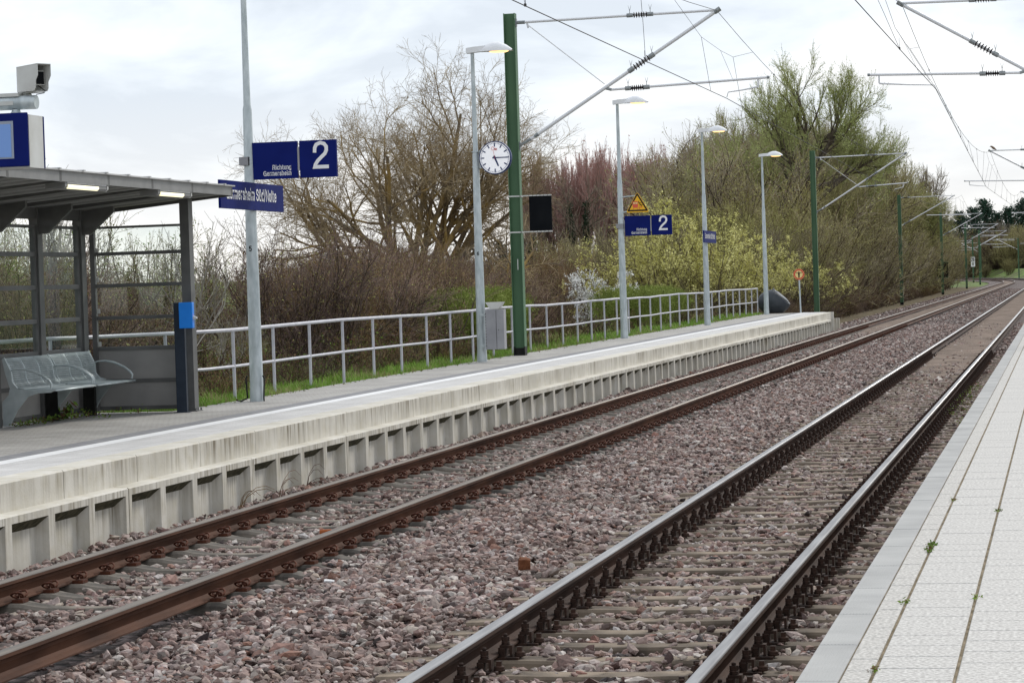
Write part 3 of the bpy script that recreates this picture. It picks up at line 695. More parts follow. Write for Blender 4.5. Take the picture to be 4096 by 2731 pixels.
while y+2*L_ < YE+.3:
    y += L_; o = link(up.copy(), wall); o.location = (0, y, 0)
b = B(); b.box(-8.79, -8.36, LEND, LEND+.15, -.45, .29); b.box(-11.1, -8.51, YE, YE+.15, -.45, .54); b.build('end_block', 'wall', wall)

# ------------------------------------------------------------------ right platform: slabs laid one by one
XR = -1.0
b = B(); b.box(XR+.012, 6, 2, 96, -.4, .5); o = b.build('platform_core', 'joint'); tag(o, kind='structure')
b = B(); b.box(XR+.01, 6, 2, 96, .5, .541); tag(b.build('joint_sand', 'joint'), kind='structure')
def slabs(name, x0, x1, ln, gap, mt, y0, y1, z1=.55, start=0, ribs=False, xg=.004):
    """row of separate stones in one structure mesh"""
    b = B(); y = start; rr = random.Random(int(x0*100)+7)
    while y < y0: y += ln
    vs = []
    while y < y1:
        dz = rr.uniform(-.0012, .0012); c = .004
        a0, a1, g0, g1 = x0+xg/2, x1-xg/2, y+gap/2, y+ln-gap/2
        zb, zt = z1-.06, z1+dz
        v = [(a0, g0, zb), (a1, g0, zb), (a1, g1, zb), (a0, g1, zb), (a0, g0, zt-c), (a1, g0, zt-c), (a1, g1, zt-c), (a0, g1, zt-c),
             (a0+c, g0+c, zt), (a1-c, g0+c, zt), (a1-c, g1-c, zt), (a0+c, g1-c, zt)]
        b.add(v, [(0, 1, 5, 4), (1, 2, 6, 5), (2, 3, 7, 6), (3, 0, 4, 7), (4, 5, 9, 8), (5, 6, 10, 9), (6, 7, 11, 10), (7, 4, 8, 11), (8, 9, 10, 11)])
        if ribs:
            m_ = 9
            for i in range(m_):
                xx = a0+.022+(a1-a0-.04)*i/(m_-1)
                b.box(xx-.003, xx+.003, g0+.012, g1-.012, zt-.002, zt+.0006)
        y += ln
    o = b.build(name, mt); return tag(o, kind='structure')
slabs('platform_edge_stones', XR, XR+.158, .95, .004, 'edge_stone', 5, 96, start=.17, ribs=True)
slabs('platform_slabs', XR+.162, -.733, .3, .005, 'slab_small', 5, 96, start=.02, xg=.003)
slabs('platform_slabs', -.722, -.428, .2995, .0042, 'slab', 5, 96, start=.1, xg=.003)
slabs('platform_slabs', -.417, -.12, .2995, .0042, 'slab', 5, 96, start=.24, xg=.003)
for i in range(4): slabs('platform_slabs', -.11+i*.31, .187+i*.31, .2995, .0042, 'slab', 5, 60, start=.1*i, xg=.003)
sheet('platform_paving', 1.13, 6, 2, 96, .549, 'slab', 20)
b = B()
for k in range(92):
    b.box(XR-.004, XR+.01, 3.5+k+.006, 4.5+k, -.45, .485)
o = b.build('near_platform_wall', 'wall'); tag(o, 'concrete face of the near platform beside the shiny rail', 'wall')
exec_after = []

# ------------------------------------------------------------------ overhead line masts
PZ = .545
def mast_steel(ground, top, foot, d=.11):
    b = B(); t = .013
    for s in (-1, 1): b.box(s*d-t/2, s*d+t/2, -d, d, ground, top)
    b.box(-d+t/2, d-t/2, -.005, .005, ground, top)
    f = B(); d2 = d+.004
    for s in (-1, 1): f.box(s*d-t/2-.003, s*d+t/2+.003, -d2, d2, ground-.01, foot)
    f.box(-d+t/2, d-t/2, -.009, .009, ground-.01, foot-.03)
    return b, f
def insulator(b, p0, p1, r=.035, mi0=1, mi1=2):
    """metal caps and a ribbed brown body between p0 and p1"""
    p0, p1 = Vector(p0), Vector(p1); d = p1-p0; L = d.length; d.normalize()
    def pt(t): return p0+d*t
    b.tube([pt(0), pt(.12)], r*1.25, 10, mi=mi0); b.tube([pt(L-.12), pt(L)], r*1.25, 10, mi=mi0)
    pts, rs = [], []; n = 6; a, c = .12, L-.12
    for i in range(n):
        s = a+(c-a)*i/n; e = (c-a)/n
        pts += [pt(s+.0*e), pt(s+.45*e), pt(s+.5*e), pt(s+.62*e), pt(s+.95*e)]; rs += [r*.7, r*.75, r*1.7, r*1.75, r*.7]
    b.tube(pts, rs, 12, mi=mi1)
    for q in (.06, L-.06):
        o = pt(q); b.tube([o, o+Vector((.0, 0, .09)), o+Vector((.03, 0, .2))], [.008, .006, .002], 4, mi=mi0)
        b.tube([o, o+Vector((.0, 0, .09)), o+Vector((-.03, 0, .2))], [.008, .006, .002], 4, mi=mi0)
def cant_near(root, s=1, topz=7.36, reach=4.24, contact=.0, low=4.83, reg_over=.95):
    """s=+1 reaches towards +x; coordinates are relative to the mast foot centre at rail level"""
    X_ = lambda v: s*v
    x0 = .11; jx, jz = 1.92, 5.87
    b = B(); b.tube([(X_(x0+.14), 0, topz-.02), (X_(reach), 0, topz+.02)], .027, 10, mi=0)
    b.box(min(X_(x0), X_(x0+.03)), max(X_(x0), X_(x0+.03)), -.05, .05, topz-.1, topz+.06, mi=1); b.tube([(X_(x0+.02), 0, topz-.02), (X_(x0+.2), 0, topz-.02)], .036, 8, mi=1)
    o = b.build('top_tube', ['alu', 'fitting'], root)
    i = B(); insulator(i, (X_(reach*.575-.02), 0, topz+.005), (X_(reach*.575+.52), 0, topz+.01)); i.cur = 1; i.build('insulator', ['alu', 'fitting', 'insul'], o)
    b = B(); p0 = Vector((X_(x0+.25), 0, low+.13)); p1 = Vector((X_(reach+.08), 0, topz+.05))
    b.tube([p0, p1], .037, 10, mi=0); b.tube([(X_(x0), 0, low), p0, p0+(p1-p0)*.04], [.03, .032, .045], 8, mi=1); b.tube([p1-(p1-p0)*.03, p1], .05, 10, mi=1)
    b.box(min(X_(x0), X_(x0+.03)), max(X_(x0), X_(x0+.03)), -.05, .05, low-.08, low+.08, mi=1)
    o = b.build('diagonal_tube', ['alu', 'fitting'], root)
    i = B(); dv = (p1-p0); insulator(i, p0+dv*.52, p0+dv*.655, .042); i.build('insulator', ['alu', 'fitting', 'insul'], o)
    jt = (jx-(x0+.25))/(reach+.08-x0-.25); J = p0+dv*jt; J = Vector((J.x, 0, J.z))
    b = B(); ex = reach+contact+reg_over
    b.tube([J+Vector((X_(.12), 0, -.04)), (X_(ex), 0, J.z+.06)], .026, 10, mi=0)
    b.tube([J, J+Vector((X_(.14), 0, -.04))], .03, 8, mi=1); b.tube([(X_(ex-.04), 0, J.z+.06), (X_(ex+.01), 0, J.z+.06)], .03, 8, mi=1)
    o = b.build('registration_tube', ['alu', 'fitting'], root)
    i = B(); insulator(i, J+Vector((X_(.42), 0, -.03)), J+Vector((X_(.92), 0, -.02)), .037); i.build('insulator', ['alu', 'fitting', 'insul'], o)
    # steady arm down to the contact wire
    cx = reach+contact
    b = B(); rx = ex-.22 if reg_over > 0 else J.x*s+1.4
    b.tube([(X_(rx), 0, J.z+.03), (X_(rx), 0, J.z-.12)], .018, 6); b.tube([(X_(rx), 0, J.z-.12), (X_((rx+cx)/2), 0, J.z-.17), (X_(cx+.03*(1 if rx > cx else -1)), 0, J.z-.2), (X_(cx), 0, 5.625)], [.02, .015, .013, .012], 6)
    b.build('steady_arm', 'alu', root)
    b = B(); b.tube([(X_(x0+.25), 0, topz-.07), J+Vector((0, 0, .08))], .011, 6); b.tube([(X_(x0+.24), 0, topz-.02), (X_(x0+.27), 0, topz-.14)], .022, 6); b.build('brace_rod', 'alu', root)
def cant_far(root, s=1, topz=7.0, reach=3.75, low=5.1, bar0=1.8, bar1=4.9, barz=5.66):
    X_ = lambda v: s*v
    x0 = .11
    b = B(); b.tube([(X_(x0), 0, topz), (X_(reach), 0, topz+.02)], .022, 8, mi=0); o = b.build('top_tube', ['alu'], root)
    i = B(); insulator(i, (X_(x0+.1), 0, topz), (X_(x0+.6), 0, topz), .035); i.build('insulator', ['alu', 'fitting', 'insul'], o)
    b = B(); p0 = Vector((X_(x0+.05), 0, low)); p1 = Vector((X_(reach+.05), 0, topz+.04)); b.tube([p0, p1], .037, 8, mi=0); o = b.build('diagonal_tube', ['alu'], root)
    i = B(); insulator(i, p0+(p1-p0)*.03, p0+(p1-p0)*.16, .042); i.build('insulator', ['alu', 'fitting', 'insul'], o)
    b = B(); b.tube([(X_(bar0), 0, barz+.08), (X_(bar1), 0, barz)], .03, 8); b.build('registration_tube', 'alu', root)
    b = B(); b.tube([(X_(bar1-1.2), 0, barz-.1), (X_(reach), 0, 5.6)], .016, 6); b.tube([(X_(bar1-1.2), 0, barz+.02), (X_(bar1-1.2), 0, barz-.1)], .014, 5); b.build('steady_arm', 'alu', root)
def mast(x, y, s, ground, label, near=True, **kw):
    root = empty('catenary_mast', (x, y, 0), 0, label, 'mast', 'green masts of the overhead line')
    b, f = mast_steel(ground, 7.53 if near else 7.2, ground+.19 if near else ground+.35); b.build('mast_post', 'mast_green', root); f.build('mast_foot', 'mast_foot', root)
    (cant_near if near else cant_far)(root, s, **kw); return root
mast(-10.89, 52.9, 1, PZ, 'tall green mast with black foot on the far platform, beside the hanging clock', contact=.16, reg_over=.86)
m2 = mast(-10.82, 119, 1, -.3, 'green mast rising just behind the end of the far platform, beside the round sign', topz=7.22, reach=4.12, contact=-.5, low=4.77, reg_over=.6)
mast(1.36, 53, -1, .5, 'near platform mast whose cantilever reaches in from the top right corner', topz=7.31, reach=4.33, contact=-.63, reg_over=1.33)
mast(1.36, 119, -1, -.3, 'mast right of the track whose cantilever tip carries a small perched bird', topz=7.18, reach=4.31, contact=.22, reg_over=.95)
names = {183: 'slim green mast standing clear against the brown thicket, first beyond the platform end mast', 245: 'distant green mast that carries a small black box behind its post',
         310: 'distant green mast beside the mast with the white number board', 370: 'distant green mast right of the white number board, at the start of the bend'}
fl = fr = None
ang = lambda y: max(0, (y-YC)/RC)
for i, y in enumerate((183, 247, 310, 372, 432, 492, 550)):
    px, py = on_track(TL-3.95, y)
    lab = names.get({183: 183, 247: 245, 310: 310, 372: 370}.get(y), 'far green mast on the inside of the bend')
    if fl is None: fl = mast(px, py, 1, -.5, lab, False, bar0=1.85, bar1=4.85)
    else: o = copy_tree(fl); o.location = (px, py, 0); o.rotation_euler = (0, 0, ang(y)); o['label'] = lab
    px, py = on_track(TR+4, y); labr = 'far mast on the right side of the tracks, its arms reaching left'
    if y == 550: labr = 'farthest green mast, standing alone against the grassy bank beyond the bend'
    if fr is None: fr = mast(px, py, -1, -.5, labr, False, topz=7.1, reach=3.9, bar0=1.2, bar1=4.6)
    else: o = copy_tree(fr); o.location = (px, py, 0); o.rotation_euler = (0, 0, ang(y)); o['label'] = labr

# ------------------------------------------------------------------ overhead wires
def catenary(xs_c, xs_m, zm, ys, side):
    """contact wire, messenger wire with droppers and stitch wires, one thing per wire"""
    def line(pts, name, r, lab):
        b = B(); b.tube(pts, r, 5, cap=False); o = b.build(name, 'wire'); tag(o, lab, 'wire', 'overhead wires'); return o
    pts = []
    for a in range(len(ys)-1):
        for t in np.linspace(0, 1, 9)[:-1]: pts.append((xs_c[a]*(1-t)+xs_c[a+1]*t, ys[a]*(1-t)+ys[a+1]*t, 5.6))
    pts.append((xs_c[-1], ys[-1], 5.6))
    line(pts, 'contact_wire', .0075, 'taut lower contact wire over the %s track' % side)
    pm = []; sag = .95
    def mz(a, t): return zm[a]*(1-t)+zm[a+1]*t-4*sag*t*(1-t)
    for a in range(len(ys)-1):
        for t in np.linspace(0, 1, 17)[:-1]: pm.append((xs_m[a]*(1-t)+xs_m[a+1]*t, ys[a]*(1-t)+ys[a+1]*t, mz(a, t)))
    pm.append((xs_m[-1], ys[-1], zm[-1]))
    o = line(pm, 'messenger_wire', .006, 'sagging upper messenger wire with its droppers over the %s track' % side)
    for a in range(len(ys)-1):
        span = ys[a+1]-ys[a]
        for d in (10.5, 19.5, 28, 36.5, 45.5, 55):
            t = d/65.
            if t >= 1: continue
            xm, xc, y = xs_m[a]*(1-t)+xs_m[a+1]*t, xs_c[a]*(1-t)+xs_c[a+1]*t, ys[a]+t*span
            z = mz(a, t); b = B(); b.tube([(xm, y, z), ((xm+xc)/2+.006, y, (z+5.6)/2), (xc, y, 5.6)], .004, 4, cap=False)
            b.box(xc-.012, xc+.012, y-.03, y+.03, 5.592, 5.63); b.box(xm-.012, xm+.012, y-.02, y+.02, z-.02, z+.02)
            q = [(xc, y, 5.62)]+[(xc+.0, y-.05-.05*math.sin(k), 5.66+.06*(1-math.cos(k))) for k in (0, 1, 2, 3)]; b.tube(q, .003, 4, cap=False)
            b.build('dropper', 'wire', o)
    for a in range(1, len(ys)-1):
        y0 = ys[a]; t1, t0 = 6.3/(ys[a+1]-ys[a]), 1-6.3/(ys[a]-ys[a-1]); b = B()
        p0 = (xs_m[a-1]*(1-t0)+xs_m[a]*t0, y0-6.3, mz(a-1, t0)); p1 = (xs_m[a]*(1-t1)+xs_m[a+1]*t1, y0+6.3, mz(a, t1)); xm = xs_m[a]
        P_ = [p0, (xm, y0-2.5, 6.63), (xm, y0+.4, 6.60), (xm, y0+2.5, 6.63), p1]; b.tube(P_, .0042, 4, cap=False)
        for yy in (y0-2.5, y0+2.5): xc = xs_c[a]; b.tube([(xm, yy, 6.63), (xc, yy, 5.6)], .004, 4, cap=False)
        b.tube([(xm, y0+.4, 6.6), (xm+.3, y0, 5.93)], .004, 4, cap=False)
        b.build('stitch_wire', 'wire', o)
yl = [-12, 52.9, 119, 183, 247, 310, 372]
cl = [-7.1, -6.49, -7.29, -6.5, -7.1, -6.6, -7.1]; ml = [-6.66, -6.64, -6.7, -6.55, -6.65, -6.65, -6.8]
catenary(cl, ml, [7.3, 7.37, 7.26, 7.02, 7.02, 7.02, 7.02], yl, 'left')
yr = [-12, 53, 119, 183, 247, 310, 372]
catenary([-3.1, -2.34, -3.17, -2.4, -3., -2.5, -2.9], [-2.9, -2.96, -2.95, -2.6, -2.7, -2.6, -2.7], [7.3, 7.31, 7.18, 7.12, 7.12, 7.12, 7.12], yr, 'right')

# small bird on the tip of the right cantilever
b = B(); c = Vector((-2.83, 119, 7.32))
b.tube([c+Vector(p) for p in ((-.13, 0, .045), (-.1, 0, .065), (-.06, 0, .06), (-.02, 0, .02), (.05, 0, -.03), (.12, 0, -.08), (.17, 0, -.11))], [.008, .028, .035, .052, .05, .022, .012], 8)
for s in (-1, 1): b.tube([c+Vector((.01, s*.015, -.02)), c+Vector((.0, s*.015, -.09))], .005, 4)
b.tube([c+Vector((-.125, 0, .05)), c+Vector((-.155, 0, .045))], [.008, .002], 5)
tag(b.build('bird', 'bird'), 'small brown bird perched on the tip of the cantilever at upper right', 'bird')

# ------------------------------------------------------------------ lamp posts
def lamp_post(y, x, label, num=None):
    root = empty('lamp_post', (x, y, 0), 0, label, 'lamp post', 'platform lamp posts')
    b = B(); n = 12
    b.tube([(0, 0, PZ), (0, 0, 2.2), (0, 0, 4.5), (0, 0, 4.56), (0, 0, 6.43)], [.094, .085, .062, .05, .036], n)
    b.tube([(0, 0, PZ), (0, 0, PZ+.16)], [.1, .097], n)
    b.build('pole', 'galv', root)
    b = B(); b.prism([(-.035, -.34), (.035, -.34), (.035, .3), (-.035, .3)], (0, -.091, 1.62), (1, 0, 0), (0, 0, 1), (0, .02, 0)); b.build('door_hatch', 'galv', root)
    h = B(); z0 = 6.43
    h.prism([(-.11, 0), (.34, .035), (.34, .135), (.05, .12), (-.11, .1)], (0, -.07, z0), (1, 0, 0), (0, 0, 1), (0, .14, 0))
    prof = [(.16, .02), (.26, .13), (.4, .175), (.52, .175), (.66, .12), (.78, .03)]
    vs = []; m_ = 9
    for (u, hh) in prof:
        k = math.sin(PI*(u-.12)/.7)**.5 if .12 < u < .82 else .2
        for j in range(m_):
            a = PI*j/(m_-1); vs.append((u, math.cos(a)*.15*max(k, .25), z0+.02+math.sin(a)*hh))
    h.add(vs, [(i*m_+j, i*m_+j+1, (i+1)*m_+j+1, (i+1)*m_+j) for i in range(len(prof)-1) for j in range(m_-1)], True)
    h.add([(.16, -.1, z0+.02), (.16, .1, z0+.02), (.78, .06, z0+.02), (.78, -.06, z0+.02)], [(0, 1, 2, 3)])
    o = h.build('lamp_head', 'lampwhite', root)
    q = B(); q.lathe([(.001, -.035), (.07, -.03), (.095, -.012), (.1, .004)], (0, 0, 0), n=16)
    L = q.build('lamp_lens', 'lamp_lit', o); L.location = (.52, 0, z0+.016); L.scale = (1.9, 1, .8)
    if num: text(num, .075, .045, 'black', root, (-.02, -.0845, 2.58), (1, 0, 0), (0, 0, 1), name='number', stroke=.16)
    return root
lamp_post(34.3, -10.73, 'lamp post nearest the shelter, carrying the big station name sign', '5')
lamp_post(49.2, -10.88, 'lamp post with the round clock and the grey cabinet', '6')
lamp_post(65.6, -10.82, 'lamp post with the yellow warning triangle')
lamp_post(80.2, -10.64, 'lamp post with the distant narrow station name sign')
lamp_post(98.5, -10.84, 'farthest lamp post, standing in front of the round grit container')
# earthing cables at the first post
for s_, lab in ((-1, 'left'), (1, 'right')):
    b = B(); P_ = [(-10.73+s_*.11, 34.24, .9), (-10.73+s_*.13, 34.24, .86), (-10.73+s_*.115, 34.24, .6), (-10.73+s_*.13-.06*(s_ < 0), 34.2, .56)]
    if s_ < 0: P_ += [(-10.96, 34.3, .558), (-11.1, 34.55, .545), (-11.2, 34.6, .5)]
    b.tube(P_, .012, 6); tag(b.build('earthing_cable', 'mast_foot'), 'short black earthing cable on the %s side of the nearest lamp post foot' % lab, 'cable')

# ------------------------------------------------------------------ platform signs
def number_sign(px, y, z0, lab, off=.0):
    root = empty('platform_sign', (px, y-.0, z0), 0, lab, 'sign', 'blue platform number signs')
    h = .5
    b = B(); b.box(.04+off, .69+off, -.03, .03, 0, h); p = b.build('direction_panel', 'navy', root, bevel=.004)
    text('Richtung', .066, .262, 'white', p, (.60+off, -.033, .122), (1, 0, 0), (0, 0, 1), 'RIGHT', .13)
    text('Germersheim', .066, .392, 'white', p, (.60+off, -.033, .043), (1, 0, 0), (0, 0, 1), 'RIGHT', .13)
    b = B(); b.box(.72+off, 1.235+off, -.03, .03, 0, h); p = b.build('number_panel', 'navy', root, bevel=.004)
    text('2', .372, .225, 'white', p, (.905+off, -.033, .115), (1, 0, 0), (0, 0, 1), 'LEFT', .13)
    b = B(); b.box(.0+off, .042+off, -.035, .035, .1, .4); b.box(.692+off, .718+off, -.028, .028, .1, .42); b.build('bracket', 'cabinet', root)
    b = B(); b.box(-.1, .03+off, -.1, -.09, .2, .31); b.box(-.1, .03+off, .09, .1, .2, .31); b.box(.02+off, .03+off, -.1, .1, .2, .31); b.box(-.11, -.1, -.1, .1, .2, .31); b.build('clamp', 'cabinet', root)
    return root
number_sign(-10.73, 34.3, 3.545, 'large blue platform number sign on the lamp post nearest the shelter')
number_sign(-10.82, 65.6, 3.12, 'smaller looking blue platform number sign hanging below the warning triangle', off=.06)
def name_sign(x, y0, y1, z0, z1, lab):
    root = empty('station_name_sign', (x, y0, z0), 0, lab, 'sign', 'blue station name signs')
    L, h = y1-y0, z1-z0
    b = B(); b.box(-.035, 0, 0, L, 0, h); p = b.build('panel', 'navy', root, bevel=.004)
    text('Germersheim S\u00fcd/Nolte', .165, L-.58, 'white', p, (.004, .22, .125), (0, 1, 0), (0, 0, 1), 'LEFT', .135)
    b = B(); b.box(-.1, -.036, L*.55-.05, L*.55+.05, .06, h-.06); b.build('bracket', 'cabinet', root)
name_sign(-10.62, 32.68, 35.50, 3.13, 3.50, 'big blue station name sign on the nearest lamp post, its left end behind the roof')
name_sign(-10.50, 78.95, 81.80, 3.06, 3.425, 'far blue station name sign seen almost edge on, on the fourth lamp post')

# warning triangle
tri = empty('warning_sign', (-10.37, 65.52, 3.70), 0, 'yellow warning triangle with a red tram and a falling figure above the blue sign', 'sign')
def rtri(s, r_=.03):
    P_ = [(-.30*s, .0), (.30*s, .0), (0, .52*s)]; cy = .17*s; out = []
    for i, p in enumerate(P_):
        p = Vector(p); c = Vector((0, .1733*s)); d = (c-p).normalized(); o = p+d*r_*2
        a0 = math.atan2(-(d.y), -(d.x))
        for k in (-60, -30, 0, 30, 60): a = a0+R(k); out.append((o.x+r_*math.cos(a), o.y+r_*math.sin(a)))
    return out
b = B(); b.prism(rtri(1), (0, 0, 0), (1, 0, 0), (0, 0, 1), (0, .012, 0)); b.build('plate', 'yellow', tri)
b = B(); b.prism([(x, z+.03) for x, z in rtri(.9, .02)], (0, -.0025, 0), (1, 0, 0), (0, 0, 1), (0, .002, 0)); b.build('black_border', 'signblack', tri)
b = B(); b.prism([(x, z+.07) for x, z in rtri(.68, .004)], (0, -.005, 0), (1, 0, 0), (0, 0, 1), (0, .002, 0)); b.build('inner_field', 'yellow', tri)
b = B(); e1, e3 = (1, 0, 0), (0, 0, 1)
b.prism([(-.11, .12), (.0, .12), (.015, .16), (.015, .26), (-.0, .28), (-.11, .28), (-.125, .26), (-.125, .16)], (0, -.0072, 0), e1, e3, (0, .002, 0))
b.prism([(-.1, .115), (-.085, .115), (-.105, .08), (-.12, .08)], (0, -.0072, 0), e1, e3, (0, .002, 0)); b.prism([(-.02, .115), (-.005, .115), (.01, .08), (-.005, .08)], (0, -.0072, 0), e1, e3, (0, .002, 0))
b.prism([(.03, .08), (.05, .08), (.05, .12), (.12, .12), (.12, .14), (.03, .14)], (0, -.0072, 0), e1, e3, (0, .002, 0))
tp = b.build('tram_pictogram', 'trainred', tri)
b = B(); b.prism([(-.11, .215), (-.06, .215), (-.06, .255), (-.11, .255)], (0, -.0096, 0), e1, e3, (0, .002, 0)); b.prism([(-.05, .215), (.0, .215), (.0, .255), (-.05, .255)], (0, -.0096, 0), e1, e3, (0, .002, 0)); b.build('tram_window', 'signcream', tp)
b = B()
for q in ([(.02, .25), (.035, .262), (.085, .2), (.07, .19)], [(.07, .2), (.088, .205), (.12, .15), (.107, .145)], [(.06, .2), (.075, .19), (.06, .165), (.05, .17)], [(.05, .235), (.06, .25), (.105, .25), (.1, .238)],
          [(.075, .195), (.09, .2), (.145, .19), (.143, .18)], [(.025, .262), (.045, .262), (.045, .282), (.025, .282)]):
    b.prism(q, (0, -.0096, 0), e1, e3, (0, .002, 0))
b.build('figure_pictogram', 'signblack', tri)
b = B(); b.tube([(-.42, .08, .4), (-.06, .02, .42)], .018, 6); b.tube([(-.42, .08, .02), (-.2, .02, .03)], .018, 6); b.build('bracket', 'galv', tri)

# round sign with the person, on its own pole at the platform end
ps = empty('pedestrian_sign', (-9.72, 99.9, PZ), 0, 'round red rimmed sign with a black standing figure at the platform end', 'sign')
b = B(); b.tube([(.02, 0, 0), (0, 0, 1.3)], .03, 8); b.build('pole', 'galv', ps)
zc = 1.46; b = B(); b.lathe([(.001, 0), (.21, 0), (.21, .01), (.001, .01)], (0, -.045, zc), 'y', 32, smooth=False); b.build('rim', 'signred', ps)
b = B(); b.lathe([(.001, 0), (.196, 0), (.196, .002), (.001, .002)], (0, -.048, zc), 'y', 32, smooth=False); b.build('ring', 'signcream', ps)
b = B(); b.lathe([(.001, 0), (.186, 0), (.186, .002), (.001, .002)], (0, -.051, zc), 'y', 32, smooth=False); b.build('red_ring', 'signred', ps)
b = B(); b.lathe([(.001, 0), (.142, 0), (.142, .002), (.001, .002)], (0, -.054, zc), 'y', 32, smooth=False); b.build('field', 'signcream', ps)
b = B()
for q in ([(-.12, .05), (.12, .05), (.12, .07), (-.12, .07)], [(-.03, -.03), (.03, -.03), (.035, .055), (-.035, .055)], [(-.03, -.13), (-.007, -.13), (-.004, -.03), (-.03, -.03)], [(.007, -.13), (.03, -.13), (.03, -.03), (.004, -.03)]):
    b.prism(q, (0, -.0575, zc), e1, e3, (0, .002, 0))
b.lathe([(.001, 0), (.02, 0), (.02, .002), (.001, .002)], (0, -.0575, zc+.096), 'y', 12, smooth=False); b.build('figure_pictogram', 'signblack', ps)

# ------------------------------------------------------------------ clock
ck = empty('station_clock', (-10.48, 49.15, 4.425), R(-4), 'round white station clock showing a quarter past five, on the second lamp post', 'clock')
b = B(); r_ = .315; b.lathe([(.001, .07), (r_-.03, .07), (r_, .045), (r_+.004, .0), (r_, -.06), (r_-.014, -.068), (r_-.016, -.05), (.001, -.05)], (0, 0, 0), 'y', 48); b.build('case', 'clockblue', ck)
b = B(); b.lathe([(.001, 0), (r_-.018, 0), (r_-.018, .004), (.001, .004)], (0, -.056, 0), 'y', 48, smooth=False); b.build('face', 'clockface', ck)
b = B()
for k in range(60):
    a = 2*PI*k/60; big = k % 5 == 0; d = Vector((math.sin(a), 0, math.cos(a))); p = Vector((math.cos(a), 0, -math.sin(a)))
    L, w_ = (.075, .0115) if big else (.024, .0042); c = d*(.284-L/2)
    b.obox(c+Vector((0, -.0585, 0)), p*w_, (0, .001, 0), d*L/2)
b.build('minute_marks', 'clockblue', ck)
def hand(name, deg, l0, l1, w0, w1, yy, mt):
    a = R(deg); d = Vector((math.sin(a), 0, math.cos(a))); p = Vector((math.cos(a), 0, -math.sin(a)))
    b = B(); b.prism([(-w0, l0), (w0, l0), (w1, l1), (-w1, l1)], (0, yy, 0), p, d, (0, .0015, 0)); return b
b = hand('h', 157, -.04, .175, .019, .014, -.0625, 0); b.build('hour_hand', 'clockblue', ck)
b = hand('m', 90, -.05, .27, .0125, .009, -.065, 0); b.lathe([(.001, 0), (.024, 0), (.024, .002), (.001, .002)], (0, -.066, 0), 'y', 20, smooth=False); b.build('minute_hand', 'clockblue', ck)
b = hand('s', -11, -.03, .15, .003, .002, -.068, 0); a = R(-11); c_ = Vector((math.sin(a)*.18, -.068, math.cos(a)*.18))
b.tube([c_+Vector((math.cos(k)*.03, 0, math.sin(k)*.03)) for k in np.linspace(0, 2*PI, 17)], .0035, 4, cap=False); b.build('second_hand', 'signred', ck)
b = B(); b.box(-.005, .048, -.0605, -.059, .14, .178); lg = b.build('logo', 'signred', ck)
b = B(); b.box(0.000, .043, -.0615, -.0602, .145, .173); b.build('logo_field', 'white', lg); text('DB', .022, .034, 'signred', lg, (.0215, -.063, .148), (1, 0, 0), (0, 0, 1), 'CENTER', .2)
b = B()
for z in (-.16, .13): b.tube([(-.44, .05, z), (-.29, .03, z)], .014, 6); b.tube([(-.4+math.cos(k)*.078, .05+math.sin(k)*.078, z) for k in np.linspace(0, 2*PI, 15)], .012, 5, cap=False)
b.box(-.325, -.3, .0, .05, -.19, .16); b.build('bracket', 'galv', ck)

# grey cabinet with a slanted white hood on the second lamp post
gb = empty('waste_bin', (-10.55, 49.0, .79), R(2), 'grey sheet metal bin with a white slanted hood on the second lamp post', 'bin')
b = B(); b.box(-.18, .18, -.13, .13, 0, .755); b.build('body', 'cabinet', gb, bevel=.006)
b = B(); b.box(.03, .035, -.1345, -.1305, .01, .745); b.lathe([(.001, 0), (.008, 0), (.008, .004), (.001, .004)], (.075, -.134, .37), 'y', 10, smooth=False)
for k in range(12): b.box(-.175, -.165, -.133, -.131, .06+k*.055, .085+k*.055)
b.build('door_seam', 'signblack', gb)
b = B(); b.prism([(-.17, .13), (.17, .13), (.08, .0), (-.08, .0)], (0, -.13, .765), (1, 0, 0), (0, 0, 1), (0, .26, 0)); b.build('hood', 'offwhite', gb)
b = B(); b.box(-.3, -.18, .0, .06, .05, .09); b.box(-.3, -.18, .0, .06, .64, .68); b.build('bracket', 'galv', gb)

# black board strapped to the green mast
db = empty('black_board', (-10.89, 52.9, 0), 0, 'plain black rectangular board strapped to the tall green mast', 'board')
b = B(); b.box(.3, .765, -.12, -.08, 3.085, 3.79); b.build('panel', 'black', db, bevel=.004)
b = B()
for z in (3.055, 3.79):
    b.box(.11, .765, -.128, -.07, z, z+.024); b.box(-.128, .128, -.128, -.122, z-.004, z+.024)
    for s in (-1, 1): b.box(s*.125-.003, s*.125+.003, -.125, .125, z-.004, z+.024)
    b.box(-.128, .128, .122, .128, z-.004, z+.024)
b.build('strap', 'offwhite', db)
b = B()
for z in (3.05, 3.788):
    for k in range(7): b.box(.3+k*.077, .306+k*.077, -.1292, -.1283, z, z+.028)
b.box(.325, .331, -.1215, -.1203, 3.38, 3.47); b.build('strap_notch', 'signblack', db)
o = B(); o.box(.02, .035, -.1245, -.1135, 2.3, 2.52); o.build('number_plate', 'offwhite', db)

